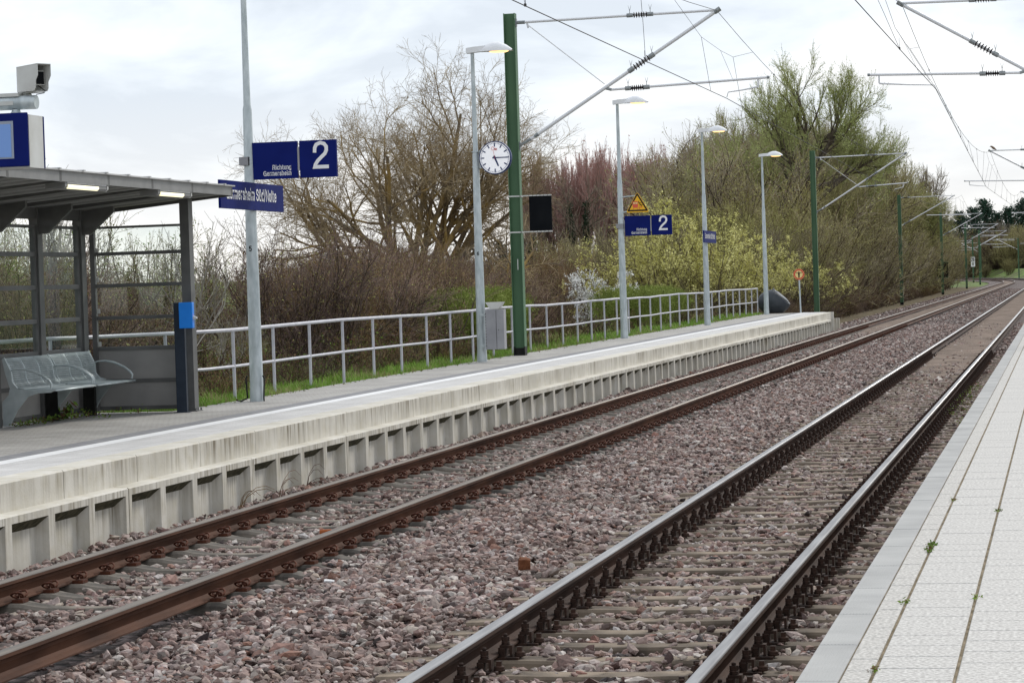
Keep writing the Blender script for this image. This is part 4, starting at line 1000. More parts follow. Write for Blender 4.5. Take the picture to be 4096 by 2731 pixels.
# black box and white number board on the distant masts
o = empty('black_box', (fl.location.x+.12, 247, 0)); tag(o, 'small black box fixed behind a distant green mast', 'box')
b = B(); b.box(-.02-.62, .42, .13, .2, 1.25, 2.6); b.build('panel', 'black', o); b = B(); b.box(-.64, .42, .12, .21, 1.2, 1.25); b.box(-.64, .42, .12, .21, 2.6, 2.65); b.build('frame', 'mast_green', o)
px, py = on_track(TL-3.95, 432)
pb_ = empty('kilometre_board', (px, py-.2, 0)); tag(pb_, 'small white board with black numerals on a distant mast', 'sign')
b = B(); b.box(-.32, .32, -.02, .02, 2.2, 3.75); q = b.build('plate', 'white', pb_)
text('26', .6, .52, 'signblack', q, (0, -.025, 3.05), (1, 0, 0), (0, 0, 1), 'CENTER', .15); text('0', .55, .26, 'signblack', q, (0, -.025, 2.35), (1, 0, 0), (0, 0, 1), 'CENTER', .16)

# ------------------------------------------------------------------ round grit container
gc = empty('grit_container', (-10.76, 100.4, PZ), 0, 'big dark round grit container lying tilted at the end of the railing', 'container')
bm = bmesh.new(); bmesh.ops.create_uvsphere(bm, u_segments=40, v_segments=24, radius=1)
for v in bm.verts: v.co = Vector((v.co.x*.63, v.co.y*.55, v.co.z*.49+.43))
nrm = Vector((.6, -.02, .68)).normalized(); pco = Vector((.27, -.05, .66))
lidp = []
res_ = bmesh.ops.bisect_plane(bm, geom=bm.verts[:]+bm.edges[:]+bm.faces[:], plane_co=pco, plane_no=nrm, clear_outer=True)
ed = [e for e in res_['geom_cut'] if isinstance(e, bmesh.types.BMEdge)]; bmesh.ops.contextual_create(bm, geom=ed)
bmesh.ops.bisect_plane(bm, geom=bm.verts[:]+bm.edges[:]+bm.faces[:], plane_co=(0, 0, .02), plane_no=(0, 0, -1), clear_outer=True)
me = bpy.data.meshes.new('shell'); bm.to_mesh(me); bm.free(); me.materials.append(M['darkplastic'])
for p in me.polygons: p.use_smooth = len(p.vertices) < 6
link(bpy.data.objects.new('shell', me), gc)
u_ = Vector((.707, 0, -.707)); u_ = (u_-nrm*u_.dot(nrm)).normalized(); v_ = nrm.cross(u_)
ctr = pco+u_*.02
b = B(); b.prism([(math.cos(k)*.36, math.sin(k)*.36) for k in np.linspace(0, 2*PI, 33)[:-1]], ctr+nrm*.004, u_, v_, nrm*.03); b.build('lid', 'lid', gc, bevel=.01)
b = B(); b.prism([(math.cos(k)*.28, math.sin(k)*.28) for k in np.linspace(0, 2*PI, 33)[:-1]], ctr+nrm*.036, u_, v_, nrm*.012); b.obox(ctr+u_*-.4+nrm*.03, u_*.03, v_*.06, nrm*.02); b.build('lid_boss', 'lid', gc)
b = B()
for z in (.22,): b.lathe([(.638*math.sqrt(max(0, 1-((z+k-.43)/.49)**2)), z+k) for k in (0, .02, .04)], n=40)
sb = b.build('seam_ridge', 'darkplastic', gc); sb.scale = (1, .88, 1)

# ------------------------------------------------------------------ railing
rl = empty('railing', (-11.3, 0, 0), 0, 'long pale grey tubular railing along the back of the far platform', 'railing')
def ridge(y): return 0.012*math.sin(y*.5)+(.006*math.sin(y*1.7))
yy = [15.6, 17.55, 19.5, 21.45, 23.4, 25.35, 27.3, 29.25, 31.2, 33.3]+list(np.arange(35.1, 99.8, 1.9))
rxx = lambda y: -1.14 if y < 32 else (-1.14+(y-32)/(33.9-32)*1.14 if y < 33.9 else 0)
yy2 = sorted(yy+[32.0, 33.9])
b = B(); b.tube([(rxx(y), y, 1.525+ridge(y)) for y in yy2], .027, 10); b.build('top_rail', 'galv_rail', rl)
b = B(); b.tube([(rxx(y), y, 1.015+ridge(y)*.7) for y in yy2], .021, 8); b.build('middle_rail', 'galv_rail', rl)
b = B(); b.tube([(0, 0, .42), (0, 0, 1.52)], .024, 8); po = b.build('post', 'galv_rail', rl); po.location = (rxx(yy[0]), yy[0], 0)
for y in yy[1:]: o = link(po.copy(), rl); o.location = (rxx(y), y, ridge(y)*.9)

# ------------------------------------------------------------------ shelter
sh = empty('platform_shelter', (0, 0, 0), 0, 'dark grey platform shelter with glazed walls and a flat sloping roof', 'shelter')
xb, xf, ye = -12.17, -10.90, 31.85
posts_y = [31.62, 30.18, 28.74, 27.30, 25.86, 24.42]
pt = B(); pt.box(-.055, .055, -.075, .075, PZ, 3.14); pp = pt.build('back_post', 'shelter', sh); pp.location = (xb, posts_y[0], 0)
for y in posts_y[1:]: o = link(pp.copy(), sh); o.location = (xb, y, 0)
pf = B(); pf.box(-.06, .06, -.02, .14, PZ, 3.26); pf.box(-.1, .1, -.06, .18, PZ-.004, PZ+.012)
for sx in (-.08, .08):
    for sy in (-.04, .16): pf.tube([(sx, sy, PZ+.012), (sx, sy, PZ+.045)], .011, 6)
o = pf.build('front_post', 'shelter', sh); o.location = (xf+.06, ye, 0)
o2 = link(o.copy(), sh); o2.location = (xf+.06, 24.4, 0)
zbars = [2.91, 2.575, 2.17, 1.76, 1.37]
# side wall
def hbar(b, x0, x1, y0, y1, z, h=.04): b.box(x0, x1, y0, y1, z-h/2, z+h/2)
b = B()
for z in zbars: hbar(b, xb+.118, xf, ye-.02, ye+.025, z-.0, .03 if z > 2.8 else .045)
b.build('side_crossbars', 'shelter', sh)
b = B(); b.box(xb+.12, xf-.003, ye, ye+.02, .62, 1.352); sp = b.build('side_panel', 'panel', sh)
b = B(); b.box(xb+.057, xb+.117, ye-.03, ye+.035, .575, 2.93); b.build('side_jamb', 'shelter', sh)
b = B(); b.box(xb+.12, xf-.003, ye-.012, ye-.002, .93, .98); b.box(xb+.12, xf-.003, ye-.012, ye-.002, .585, .635); b.build('panel_trim', 'shelter', sp)
b = B(); b.box(xb+.12, xf-.003, ye+.004, ye+.010, 1.37, 2.9); b.build('side_pane', 'glass', sh)
b = B()
for z in (1.43, 1.85, 2.25, 2.62): b.box(xb+.125, xb+.16, ye-.006, ye+.003, z-.03, z+.03)
b.build('pane_clip', 'offwhite', sh)
# back wall bays
for a, c in zip(posts_y[1:], posts_y[:-1]):
    b = B(); y0, y1 = a+.078, c-.078
    for z in zbars: hbar(b, xb-.02, xb+.025, y0, y1, z, .035 if z > 2.8 else .055)
    b.box(xb-.02, xb+.03, y0, y0+.03, 1.37, 2.9); b.box(xb-.02, xb+.03, y1-.03, y1, 1.37, 2.9)
    fr_ = b.build('back_frame', 'shelter', sh)
    b = B(); b.box(xb-.015, xb+.01, y0, y1, .62, 1.34); b.build('back_panel', 'panel', sh)
    b = B(); b.box(xb+.012, xb+.022, y0, y1, .95, 1.0); b.box(xb+.012, xb+.022, y0, y1, .58, .64); b.build('panel_trim', 'shelter', fr_)
    b = B(); b.box(xb-.004, xb+.002, y0+.03, y1-.03, 1.4, 2.9); b.build('back_pane', 'glass', sh)
    b = B(); b.box(xb-.03, xb+.04, y0, y1, 3.0, 3.14); b.build('header_beam', 'shelter', sh)
for y in posts_y:
    b = B(); b.prism([(0, 3.12), (.42, 3.17), (.42, 3.1), (.1, 2.82), (0, 2.82)], (xb+.056, y-.03, 0), (1, 0, 0), (0, 0, 1), (0, .06, 0))
    b.build('gusset', 'shelter', sh)
# roof: sheet on cross ribs, fascia boards between rib ends
xr0, xr1, yr0, yr1 = -12.62, -10.32, 23.9, 32.24
zr = lambda x: 3.29+(x+10.41)*.082
b = B(); b.add([(xr0, yr0, zr(xr0)+.05), (xr1+.03, yr0, zr(xr1)+.085), (xr1+.03, yr1+.03, zr(xr1)+.085), (xr0, yr1+.03, zr(xr0)+.05), (xr0, yr0, zr(xr0)+.065), (xr1+.03, yr0, zr(xr1)+.1), (xr1+.03, yr1+.03, zr(xr1)+.1), (xr0, yr1+.03, zr(xr0)+.065)],
               [(0, 1, 2, 3), (4, 5, 6, 7), (0, 1, 5, 4), (1, 2, 6, 5), (2, 3, 7, 6), (3, 0, 4, 7)])
for k in range(12):
    y = yr0+.2+k*.7; b.box(xr1-.1, xr1+.05, y, y+.05, zr(xr1)+.098, zr(xr1)+.11)
b.build('roof_sheet', 'shelter_top', sh)
# ribbed underside
b = B(); y = yr0; prof = []
while y < yr1-.01: prof += [(y, .04), (y+.2, .04), (y+.23, -.02), (y+.44, -.02), (y+.47, .04)]; y += .48
prof = [p for p in prof if p[0] <= yr1]+[(yr1, .04)]
vs = []
for (y, dz) in prof: vs += [(xr0+.02, y, zr(xr0)+dz*.5-.0), (xr1-.02, y, zr(xr1)+dz)]
b.add(vs, [(2*i, 2*i+1, 2*i+3, 2*i+2) for i in range(len(prof)-1)]); b.build('roof_underside', 'shelter_lt', sh)
ribs = [26.34, 27.78, 29.22, 30.66, 32.21]
for y in ribs+[24.9, 23.95]:
    b = B(); b.add([(xr0, y-.03, zr(xr0)-.06), (xr1, y-.03, zr(xr1)-.035), (xr1, y+.03, zr(xr1)-.035), (xr0, y+.03, zr(xr0)-.06), (xr0, y-.03, zr(xr0)+.05), (xr1, y-.03, zr(xr1)+.084), (xr1, y+.03, zr(xr1)+.084), (xr0, y+.03, zr(xr0)+.05)],
                              [(0, 1, 2, 3), (4, 5, 6, 7), (0, 1, 5, 4), (1, 2, 6, 5), (2, 3, 7, 6), (3, 0, 4, 7)])
    b.build('roof_rib', 'shelter', sh)
prev = 23.98
for y in [24.9]+ribs:
    b = B(); b.box(xr1-.015, xr1, prev+.0, y-.032, zr(xr1)-.03, zr(xr1)+.082); b.build('fascia_board', 'shelter_lt', sh); prev = y+.032
# strip lights under the front edge
def strip_light(y0, y1, lab):
    root = empty('strip_light', (-10.44, y0, 3.2), 0, lab, 'light', 'strip lights under the shelter roof')
    b = B(); L = y1-y0
    b.prism([(-.12, .0), (.085, .0), (.105, .02), (.105, .105), (-.12, .105)], (0, 0, 0), (1, 0, 0), (0, 0, 1), (0, L, 0)); b.build('housing', 'shelter_lt', root)
    b = B(); b.box(.106, .112, .05, L-.05, .055, .098); b.build('clear_cover', 'difcover', root)
    b = B(); b.prism([(.088, .0), (.09, -.003), (.111, .017), (.111, .042), (.106, .042)], (0, .08, 0), (1, 0, 0), (0, 0, 1), (0, L-.36, 0)); b.build('lit_tube', 'tube_lit', root)
    b = B(); b.prism([(-.1, -.004), (.085, -.004), (.113, .02), (.113, .11), (-.1, .11)], (0, L-.02, 0), (1, 0, 0), (0, 0, 1), (0, .03, 0)); b.box(-.1, .118, -.0, L, .106, .118); b.build('frame', 'offwhite', root)
strip_light(26.5, 27.77, 'lit strip light under the shelter roof, nearer the blue display')
strip_light(29.45, 30.65, 'lit strip light under the shelter roof, at the corner post')

# ------------------------------------------------------------------ bench
bn = empty('bench', (-12.0, 28.81, PZ), 0, 'grey perforated metal bench with thin armrests inside the shelter', 'bench')
def backprof(t):  # t 0 bottom front of the backrest .. 1 top; S curve in x/z
    P_ = [(.16, .445), (.06, .47), (.02, .54), (.015, .62), (0, .7), (-.045, .77), (-.07, .8)]
    f = t*(len(P_)-1); i = min(int(f), len(P_)-2); u = f-i; return (P_[i][0]*(1-u)+P_[i+1][0]*u, P_[i][1]*(1-u)+P_[i+1][1]*u)
def perforated(y0, y1, prof, name, nr):
    b = B(); L = y1-y0
    for k in range(nr+1):
        t = k/nr; x, z = prof(t); r_ = .0085 if k in (0, nr) else .0042
        b.tube([(x, y0, z), (x, y1, z)], r_, 4)
    n = int(L/.022)
    for j in range(n+1):
        y = y0+L*j/n; third = j in (0, n) or abs(j-n/3) < .6 or abs(j-2*n/3) < .6
        b.tube([(*[prof(k/8)[0]], y, prof(k/8)[1]) for k in range(9)], .011 if third else .0032, 4)
    return b.build(name, 'bench', bn)
for a, c in ((.02, 1.31), (1.40, 2.70)):
    perforated(a, c, backprof, 'backrest', 19)
def seatprof(t): return (.16+t*.40, .445-.012*math.sin(PI*t)+.0*t)
for a, c in ((.02, 1.31), (1.40, 2.70)):
    b = B(); n = 10
    vs = []
    for i in range(n+1):
        x, z = seatprof(i/n); z -= .02*max(0, i/n-.85)/.15; vs += [(x, a, z), (x, c, z), (x, a, z-.012), (x, c, z-.012)]
    b.add(vs, [(4*i, 4*i+1, 4*i+5, 4*i+4) for i in range(n)]+[(4*i+2, 4*i+3, 4*i+7, 4*i+6) for i in range(n)]+[(4*i, 4*i+2, 4*i+6, 4*i+4) for i in range(n)]+[(4*i+1, 4*i+3, 4*i+7, 4*i+5) for i in range(n)]+[(4*n, 4*n+1, 4*n+3, 4*n+2)], True)
    b.build('seat', 'bench', bn)
for y in (0.0, 1.33, 1.38, 2.72):
    b = B(); b.tube([(.0, y, .66), (.05, y, .675), (.16, y, .68), (.28, y, .655), (.4, y, .6), (.48, y, .54), (.51, y, .5), (.5, y, .45)], [.008, .01, .013, .015, .015, .015, .014, .012], 8); b.build('armrest', 'bench', bn)
for y in (.0, 1.35, 2.72):
    b = B(); pr = [(.56, .435), (.5, .40), (.34, .395), (.22, .36), (.08, .2), (-.02, .02), (-.1, -.0+.02), (-.1, .3), (-.02, .38), (-.0, .46), (-.05, .62), (-.09, .8), (-.06, .82), (.02, .65), (.03, .53), (.1, .45), (.2, .435)]
    b.prism(pr, (0, y-.012, 0), (1, 0, 0), (0, 0, 1), (0, .024, 0)); b.build('bracket', 'bench', bn)
for y in (1.38, 2.62):
    b = B(); b.box(-.1, .05, y-.05, y+.02, .0, .36); b.tube([(0, y-.02, .34), (0, y-.02, .44)], .02, 8); b.build('foot_box', 'mast_foot', bn)

# ------------------------------------------------------------------ ticket validator
tv = empty('ticket_validator', (-10.87, 31.62, PZ), R(10), 'dark post with a bright blue ticket stamping box beside the shelter corner', 'ticket validator')
b = B(); b.box(-.065, .065, -.07, .05, 0, 1.385); b.box(-.1, .1, -.1, .08, -.003, .012); b.build('post', 'dnavy', tv, bevel=.004)
b = B(); b.box(.015, .185, -.16, -.0, 1.06, 1.385); bx = b.build('stamp_box', 'blue', tv, bevel=.008)
b = B(); b.prism([(0, 0), (.05, .012), (.05, .03), (0, .05)], (.18, -.13, 1.165), (1, 0, 0), (0, 0, 1), (0, .09, 0)); b.build('ticket_slot', 'offwhite', bx)
b = B(); b.box(.1855, .187, -.12, -.07, 1.225, 1.232); b.build('indicator', 'signred', bx)

# ------------------------------------------------------------------ display board with pipe and camera
Yd = 24.5; KD = 23.4/24.5
dm = empty('display_mast', (-12.43, Yd+.2, 0), 0, 'grey pipe arm that carries the blue display and the camera', 'mast')
b = B(); b.tube([(0, 0, 3.985), (2.52, 0, 3.985)], .069, 20); b.tube([(2.52, 0, 3.985), (2.53, 0, 3.985)], .069, 20); b.build('arm', 'galv', dm)
b = B(); b.tube([(0, 0, PZ-.1), (0, 0, 4.1)], .085, 16); b.build('post', 'galv', dm)
b = B(); b.box(2.12, 2.36, -.06, .06, 4.045, 4.08); b.box(2.17, 2.31, -.073, -.069, 3.96, 4.0); b.build('saddle', 'offwhite', dm)
ds = empty('information_display', (0, Yd, 0), 0, 'blue framed train information display hanging in front of the shelter roof', 'display')
x1 = -9.925; x0 = -11.35
b = B(); b.box(x0, x1, 0, .03, 3.345, 3.875); f1 = b.build('front_frame', 'navy', ds, bevel=.012)
b = B(); b.box(x0+.14, -10.075, -.004, -.001, 3.425, 3.795); b.build('screen_bezel', 'screen_rim', f1)
b = B(); b.box(x0+.16, -10.1, -.008, -.005, 3.44, 3.765); b.build('screen', 'screen', f1)
b = B(); b.box(x0+.01, x1-.0, .035, .40, 3.335, 3.855); b.build('case', 'offwhite', ds)
b = B(); b.box(x0, x1+.005, .405, .435, 3.335, 3.855); b.build('rear_frame', 'navy', ds, bevel=.008)
b = B(); b.lathe([(.085, 3.872), (.06, 3.88), (.045, 3.9), (.04, 3.92)], (-10.12, .2, 0), n=16); b.box(-10.22, -10.02, .1, .3, 3.857, 3.873); b.build('hanger', 'galv', ds)
cm_ = empty('surveillance_camera', (-9.90, Yd+.2, 4.09), R(-28), 'boxy pale grey surveillance camera on top of the pipe above the display', 'camera')
b = B(); L = .19
# weather hood: open box with a notched cheek on each side
cheek = [(-L, .0), (.07, .0), (.09, .03), (.09, .09), (.13, .15), (.13, .26), (-L, .245)]
for s in (-.085, .08): b.prism(cheek, (0, s, 0), (1, 0, 0), (0, 0, 1), (0, .005, 0))
b.prism([(-L, .245), (.13, .26), (.13, .266), (-L, .251)], (0, -.087, 0), (1, 0, 0), (0, 0, 1), (0, .174, 0)); b.box(-L, -L+.005, -.08, .08, 0, .245)
b.build('hood', 'offwhite', cm_)
b = B(); b.box(-.15, .06, -.055, .055, .06, .2); cb_ = b.build('camera_body', 'signcream2' if 'signcream2' in M else 'offwhite', cm_)
b = B(); b.box(.061, .066, -.048, .048, .067, .193); b.build('front_glass', 'black', cb_)
b = B(); b.tube([(.02, 0, .06), (.07, .06, .0), (.08, .03, -.02), (.0, 0, -.03)], .005, 5); b.tube([(-L, .0, .04), (-.28, .0, .0), (-.3, 0, -.1)], .006, 5); b.build('cable', 'mast_foot', cm_)
b = B(); b.box(-.12, .06, -.05, .05, -.012, .0); b.prism([(-.19, .1), (-.24, -.03), (-.1, -.03), (-.12, .0)], (0, -.03, 0), (1, 0, 0), (0, 0, 1), (0, .06, 0)); b.tube([(-L-.03, -.05, .17), (-L+.0, -.05, .17)], .012, 8); b.build('mount', 'offwhite', cm_)

for q in (dm, ds, cm_):
    L_ = q.location; q.location = (L_.x*KD, L_.y*KD, EYE+(L_.z-EYE)*KD); q.scale = (KD, KD, KD)

# ------------------------------------------------------------------ vegetation
M['bark'] = mat('dark bark', (.07, .055, .042), (.14, .115, .085), 9, .9)
M['bark_lichen'] = mat('lichen bark', (.15, .12, .09), (.36, .25, .09), 1.1, .9, lo=.42, hi=.62, detail=6)
M['bark_pale'] = mat('pale bark', (.22, .205, .175), (.32, .30, .27), 4, .85)
M['twig_grey'] = mat('grey brown twig', (.17, .135, .10), (.29, .24, .18), .8, .9)
M['twig_brown'] = mat('brown twig', (.11, .068, .044), (.245, .16, .105), .7, .9, rnd=.38, vary=.022)
M['twig_dark'] = mat('dark twig', (.04, .028, .018), (.095, .066, .044), .7, .9, rnd=.35, vary=.02)
M['twig_red'] = mat('reddish twig', (.33, .20, .18), (.48, .33, .29), .2, .9, rnd=.12)
M['twig_olive'] = mat('olive twig', (.20, .172, .092), (.39, .34, .185), .5, .9, rnd=.3, vary=.03)
M['twig_pale'] = mat('pale twig', (.20, .18, .145), (.29, .27, .22), 2, .85)
M['leaf_willow'] = mat('young willow leaf', (.30, .36, .10), (.48, .54, .21), .6, .7)
M['leaf_green'] = mat('fresh green leaf', (.10, .17, .025), (.2, .29, .05), 1, .7)
M['leaf_olive'] = mat('olive bud', (.26, .25, .08), (.41, .39, .15), .7, .8, rnd=.15)
M['leaf_brown'] = mat('dry brown leaf', (.10, .055, .03), (.19, .11, .06), 1, .9, rnd=.2)
M['twig_willow'] = mat('willow twig', (.23, .23, .10), (.38, .38, .18), .5, .9)
M['twig_tan'] = mat('tan lichen twig', (.25, .20, .14), (.40, .31, .17), 1.0, .9)
M['catkin'] = mat('yellow catkin', (.58, .56, .17), (.80, .77, .36), 1.5, .8)
M['blossom'] = mat('white blossom', (.72, .72, .68), (.82, .82, .8), 3, .7)
M['budred'] = mat('red bud', (.36, .15, .12), (.48, .24, .20), .5, .8, rnd=.1)
M['conifer'] = mat('conifer needle', (.018, .045, .03), (.04, .085, .055), .4, .8)
M['ivy'] = mat('ivy leaf', (.012, .028, .012), (.03, .06, .025), 1, .6)
M['hedge_leaf'] = mat('hedge shoot', (.14, .175, .035), (.25, .30, .07), 1.2, .8)
M['grass'] = mat('bright spring grass', (.12, .235, .025), (.24, .40, .055), 2.5, .7)
M['grass_dry'] = mat('dry grass', (.26, .21, .10), (.38, .32, .18), 2, .8)

def tubes(paths, radii, sides):
    """vectorised tapered tubes; all paths share one point count"""
    P = np.asarray(paths, float); r = np.asarray(radii, float); n, k, _ = P.shape
    T = np.empty_like(P); T[:, 1:-1] = P[:, 2:]-P[:, :-2]; T[:, 0] = P[:, 1]-P[:, 0]; T[:, -1] = P[:, -1]-P[:, -2]
    T /= np.linalg.norm(T, axis=2, keepdims=True)+1e-9
    ref = np.where(abs(T[:, :1, 2:3]) > .9, np.array([1., 0, 0]), np.array([0, 0, 1.]))
    U = np.cross(T, ref); U /= np.linalg.norm(U, axis=2, keepdims=True)+1e-9; W = np.cross(T, U)
    a = 2*PI*np.arange(sides)/sides
    V_ = P[:, :, None]+(U[:, :, None]*np.cos(a)[:, None]+W[:, :, None]*np.sin(a)[:, None])*r[:, :, None, None]
    V_ = V_.reshape(-1, 3)
    i = np.arange(n)[:, None, None]*(k*sides); j = np.arange(k-1)[None, :, None]*sides; s = np.arange(sides)[None, None]; s2 = (s+1) % sides
    F_ = np.stack([i+j+s, i+j+s2, i+j+sides+s2, i+j+sides+s], -1).reshape(-1, 4)
    return V_, F_
def grow(rng, P0, D0, L, r0, r1, seg, wig, up):
    n = len(P0); D = D0/np.linalg.norm(D0, axis=1, keepdims=True); pts = [P0]
    L = np.asarray(L)
    for _ in range(seg):
        D = D+rng.normal(0, wig, (n, 3)); D[:, 2] += up; D /= np.linalg.norm(D, axis=1, keepdims=True)
        pts.append(pts[-1]+D*(L/seg)[:, None])
    P = np.stack(pts, 1); t = np.linspace(0, 1, seg+1)
    return P, r0[:, None]*(1-t)+r1[:, None]*t
def children(rng, P, Rr, num, t0, t1, ang, angsd, lens, ratio):
    n, k, _ = P.shape; idx = np.repeat(np.arange(n), num); m_ = len(idx)
    t = t0+(t1-t0)*((np.tile(np.arange(num), n)+rng.random(m_))/num); f = t*(k-1); i = np.minimum(f.astype(int), k-2); u = (f-i)[:, None]
    A_, B_ = P[idx, i], P[idx, i+1]; pos = A_*(1-u)+B_*u; d = B_-A_; d /= np.linalg.norm(d, axis=1, keepdims=True)+1e-9
    q = rng.normal(size=(m_, 3)); q -= d*(q*d).sum(1, keepdims=True); q /= np.linalg.norm(q, axis=1, keepdims=True)+1e-9
    a = np.clip(rng.normal(ang, angsd, m_), 6, 120)*PI/180
    D = d*np.cos(a)[:, None]+q*np.sin(a)[:, None]
    rr = Rr[idx, i]*(1-u[:, 0])+Rr[idx, i+1]*u[:, 0]
    ln = rng.uniform(lens[0], lens[1], m_)*(1-.45*t)
    return pos, D, ln, rr*ratio
class Plant:
    def __init__(s, seed): s.rng = np.random.default_rng(seed); s.parts = {}
    def put(s, part, mi, V_, F_): s.parts.setdefault(part, []).append((V_, F_, mi))
    def tube(s, part, mi, P, r, sides): s.put(part, mi, *tubes(P, r, sides))
    def leaves(s, part, mi, P, num, size, spread=.03, t0=.2, elong=1.6, zmin=None):
        rng = s.rng
        if zmin is not None: P = P[P[:, -1, 2] > zmin+rng.normal(0, .35, len(P))]
        n, k, _ = P.shape; idx = np.repeat(np.arange(n), num); m_ = len(idx); t = rng.uniform(t0, 1, m_)*(k-1); i = np.minimum(t.astype(int), k-2); u = (t-i)[:, None]
        c = P[idx, i]*(1-u)+P[idx, i+1]*u+rng.normal(0, spread, (m_, 3))
        a = rng.normal(size=(m_, 3)); a /= np.linalg.norm(a, axis=1, keepdims=True); b_ = rng.normal(size=(m_, 3)); b_ -= a*(a*b_).sum(1, keepdims=True); b_ /= np.linalg.norm(b_, axis=1, keepdims=True)
        sz = (size*rng.lognormal(0, .3, m_))[:, None]
        V_ = np.stack([c-a*sz*elong, c-b_*sz*.6, c+a*sz*elong, c+b_*sz*.6], 1).reshape(-1, 3)
        s.put(part, mi, V_, (np.arange(m_)[:, None]*4+np.arange(4)))
    def build(s, name, mats, loc, label, cat, group=None, rz=0, sc=1, sz=None):
        root = empty(name, loc, rz, label, cat, group); root.scale = (sc, sc, sz or sc)
        for part, lst in s.parts.items():
            off = 0; Vs = []; Fs = []; Ms = []
            for V_, F_, mi in lst: Vs.append(V_); Fs.append(F_+off); Ms.append(np.full(len(F_), mi)); off += len(V_)
            fastmesh(part, np.concatenate(Vs), np.concatenate(Fs), mats, root, np.concatenate(Ms), smooth=(part == 'trunk'))
        return root
def tree(seed, H, trunk_h, r0, n1, ang1, l1, spec, leaf=None, lean=0, up1=.06, twig_mi=1, trunks=1, wig1=.09, ts=.14):
    """spec: list of (num, ang, len_lo, len_hi, wiggle, up, min_radius) for each finer level"""
    p = Plant(seed); rng = p.rng
    P0 = np.zeros((trunks, 3)); P0[:, :2] = rng.normal(0, .35*(trunks > 1), (trunks, 2))
    D0 = np.tile([lean, 0, 1.], (trunks, 1)); D0[:, :2] += rng.normal(0, .22*(trunks > 1), (trunks, 2))
    P, r = grow(rng, P0, D0, np.full(trunks, trunk_h), np.full(trunks, r0), np.full(trunks, r0*.72), 5, .05, .02); p.tube('trunk', 0, P, r, 10)
    Pc, D, ln, rr = children(rng, P, r, n1, .55, 1.0, ang1, 12, l1, .62)
    P, r = grow(rng, Pc, D, ln, rr, rr*.3, 9, wig1, up1); p.tube('trunk', 0, P, r, 7)
    for lv, (num, ang, a, c, wig, up, mr_) in enumerate(spec):
        Pc, D, ln, rr = children(rng, P, r, num, ts if lv < 2 else .18, 1.0, ang, 14, (a, c), .6)
        rr = np.maximum(rr, mr_); P, r = grow(rng, Pc, D, ln, rr, np.maximum(rr*.4, mr_*.7), 5 if lv == 0 else 4 if lv == 1 else 3, wig, up)
        p.tube('crown', 0 if lv == 0 else twig_mi, P, r, 5 if lv == 0 else 3)
    if leaf: p.leaves('crown', 2, P, *leaf)
    return p
def shrub(seed, H, W, stems, spec, leaf=None, leaf2=None, r=.02, lo=0.0, spread=.55, up=.02):
    p = Plant(seed); rng = p.rng; n = stems
    P0 = np.zeros((n, 3)); P0[:, 0] = rng.normal(0, W*.22, n); P0[:, 1] = rng.normal(0, W*.22, n); P0[:, 2] = -.1
    D = np.stack([rng.normal(0, spread, n), rng.normal(0, spread, n), np.ones(n)], 1)
    P, rr = grow(rng, P0, D, rng.uniform(.65, 1.05, n)*H, np.full(n, r), np.full(n, r*.35), 6, .10, up); p.tube('stems', 0, P, rr, 4)
    for lv, (num, ang, a, c, wig, u2, mr_) in enumerate(spec):
        Pc, Dd, ln, r_ = children(rng, P, rr, num, .12, 1, ang, 18, (a, c), .6); r_ = np.maximum(r_, mr_)
        P, rr = grow(rng, Pc, Dd, ln, r_, np.maximum(r_*.5, mr_*.7), 3, wig, u2); p.tube('twigs', 0 if lv == 0 else 1, P, rr, 3)
    if leaf: p.leaves('twigs', 2, P, *leaf)
    if leaf2: p.leaves('twigs', 3, P, *leaf2)
    return p
def clone(o, x, y, z, rz, sc, label=None, group=None, sz=None):
    c = copy_tree(o); c.location = (x, y, z); c.rotation_euler = (0, 0, rz); c.scale = (sc, sc, sz or sc)
    if label: c['label'] = label
    if group: c['group'] = group
    return c
tz = lambda x, y: float(terrain_z(np.array([x]), np.array([y]))[0])

# the big bare tree behind the railing
t = tree(8, 13, 2.6, .34, 7, 42, (8.4, 11.6), [(8, 48, 2.6, 5.6, .10, .03, .02), (8, 46, 1.1, 2.7, .13, .03, .0085), (6, 44, .6, 1.4, .16, .02, .006), (4, 40, .3, .65, .15, .0, .005)], up1=.03, trunks=2, wig1=.075, ts=.32)
t.build('bare_tree', ['bark_lichen', 'twig_tan'], (-25.9, 110, -1.2), 'big spreading bare tree with lichen yellow limbs behind the railing', 'tree', rz=.6, sc=1.08, sz=1.12)
t = tree(31, 9, 1.6, .25, 8, 62, (4.5, 7), [(8, 50, 1.6, 3, .16, .0, .016), (7, 48, .7, 1.5, .2, .0, .009), (5, 45, .3, .8, .2, .0, .007)], up1=.0, wig1=.14)
t.build('bare_tree', ['bark_lichen', 'twig_tan'], (-22.6, 100, -1.2), 'low sprawling bare tree with orange lichen branches right of the second lamp post', 'tree', rz=2.0)
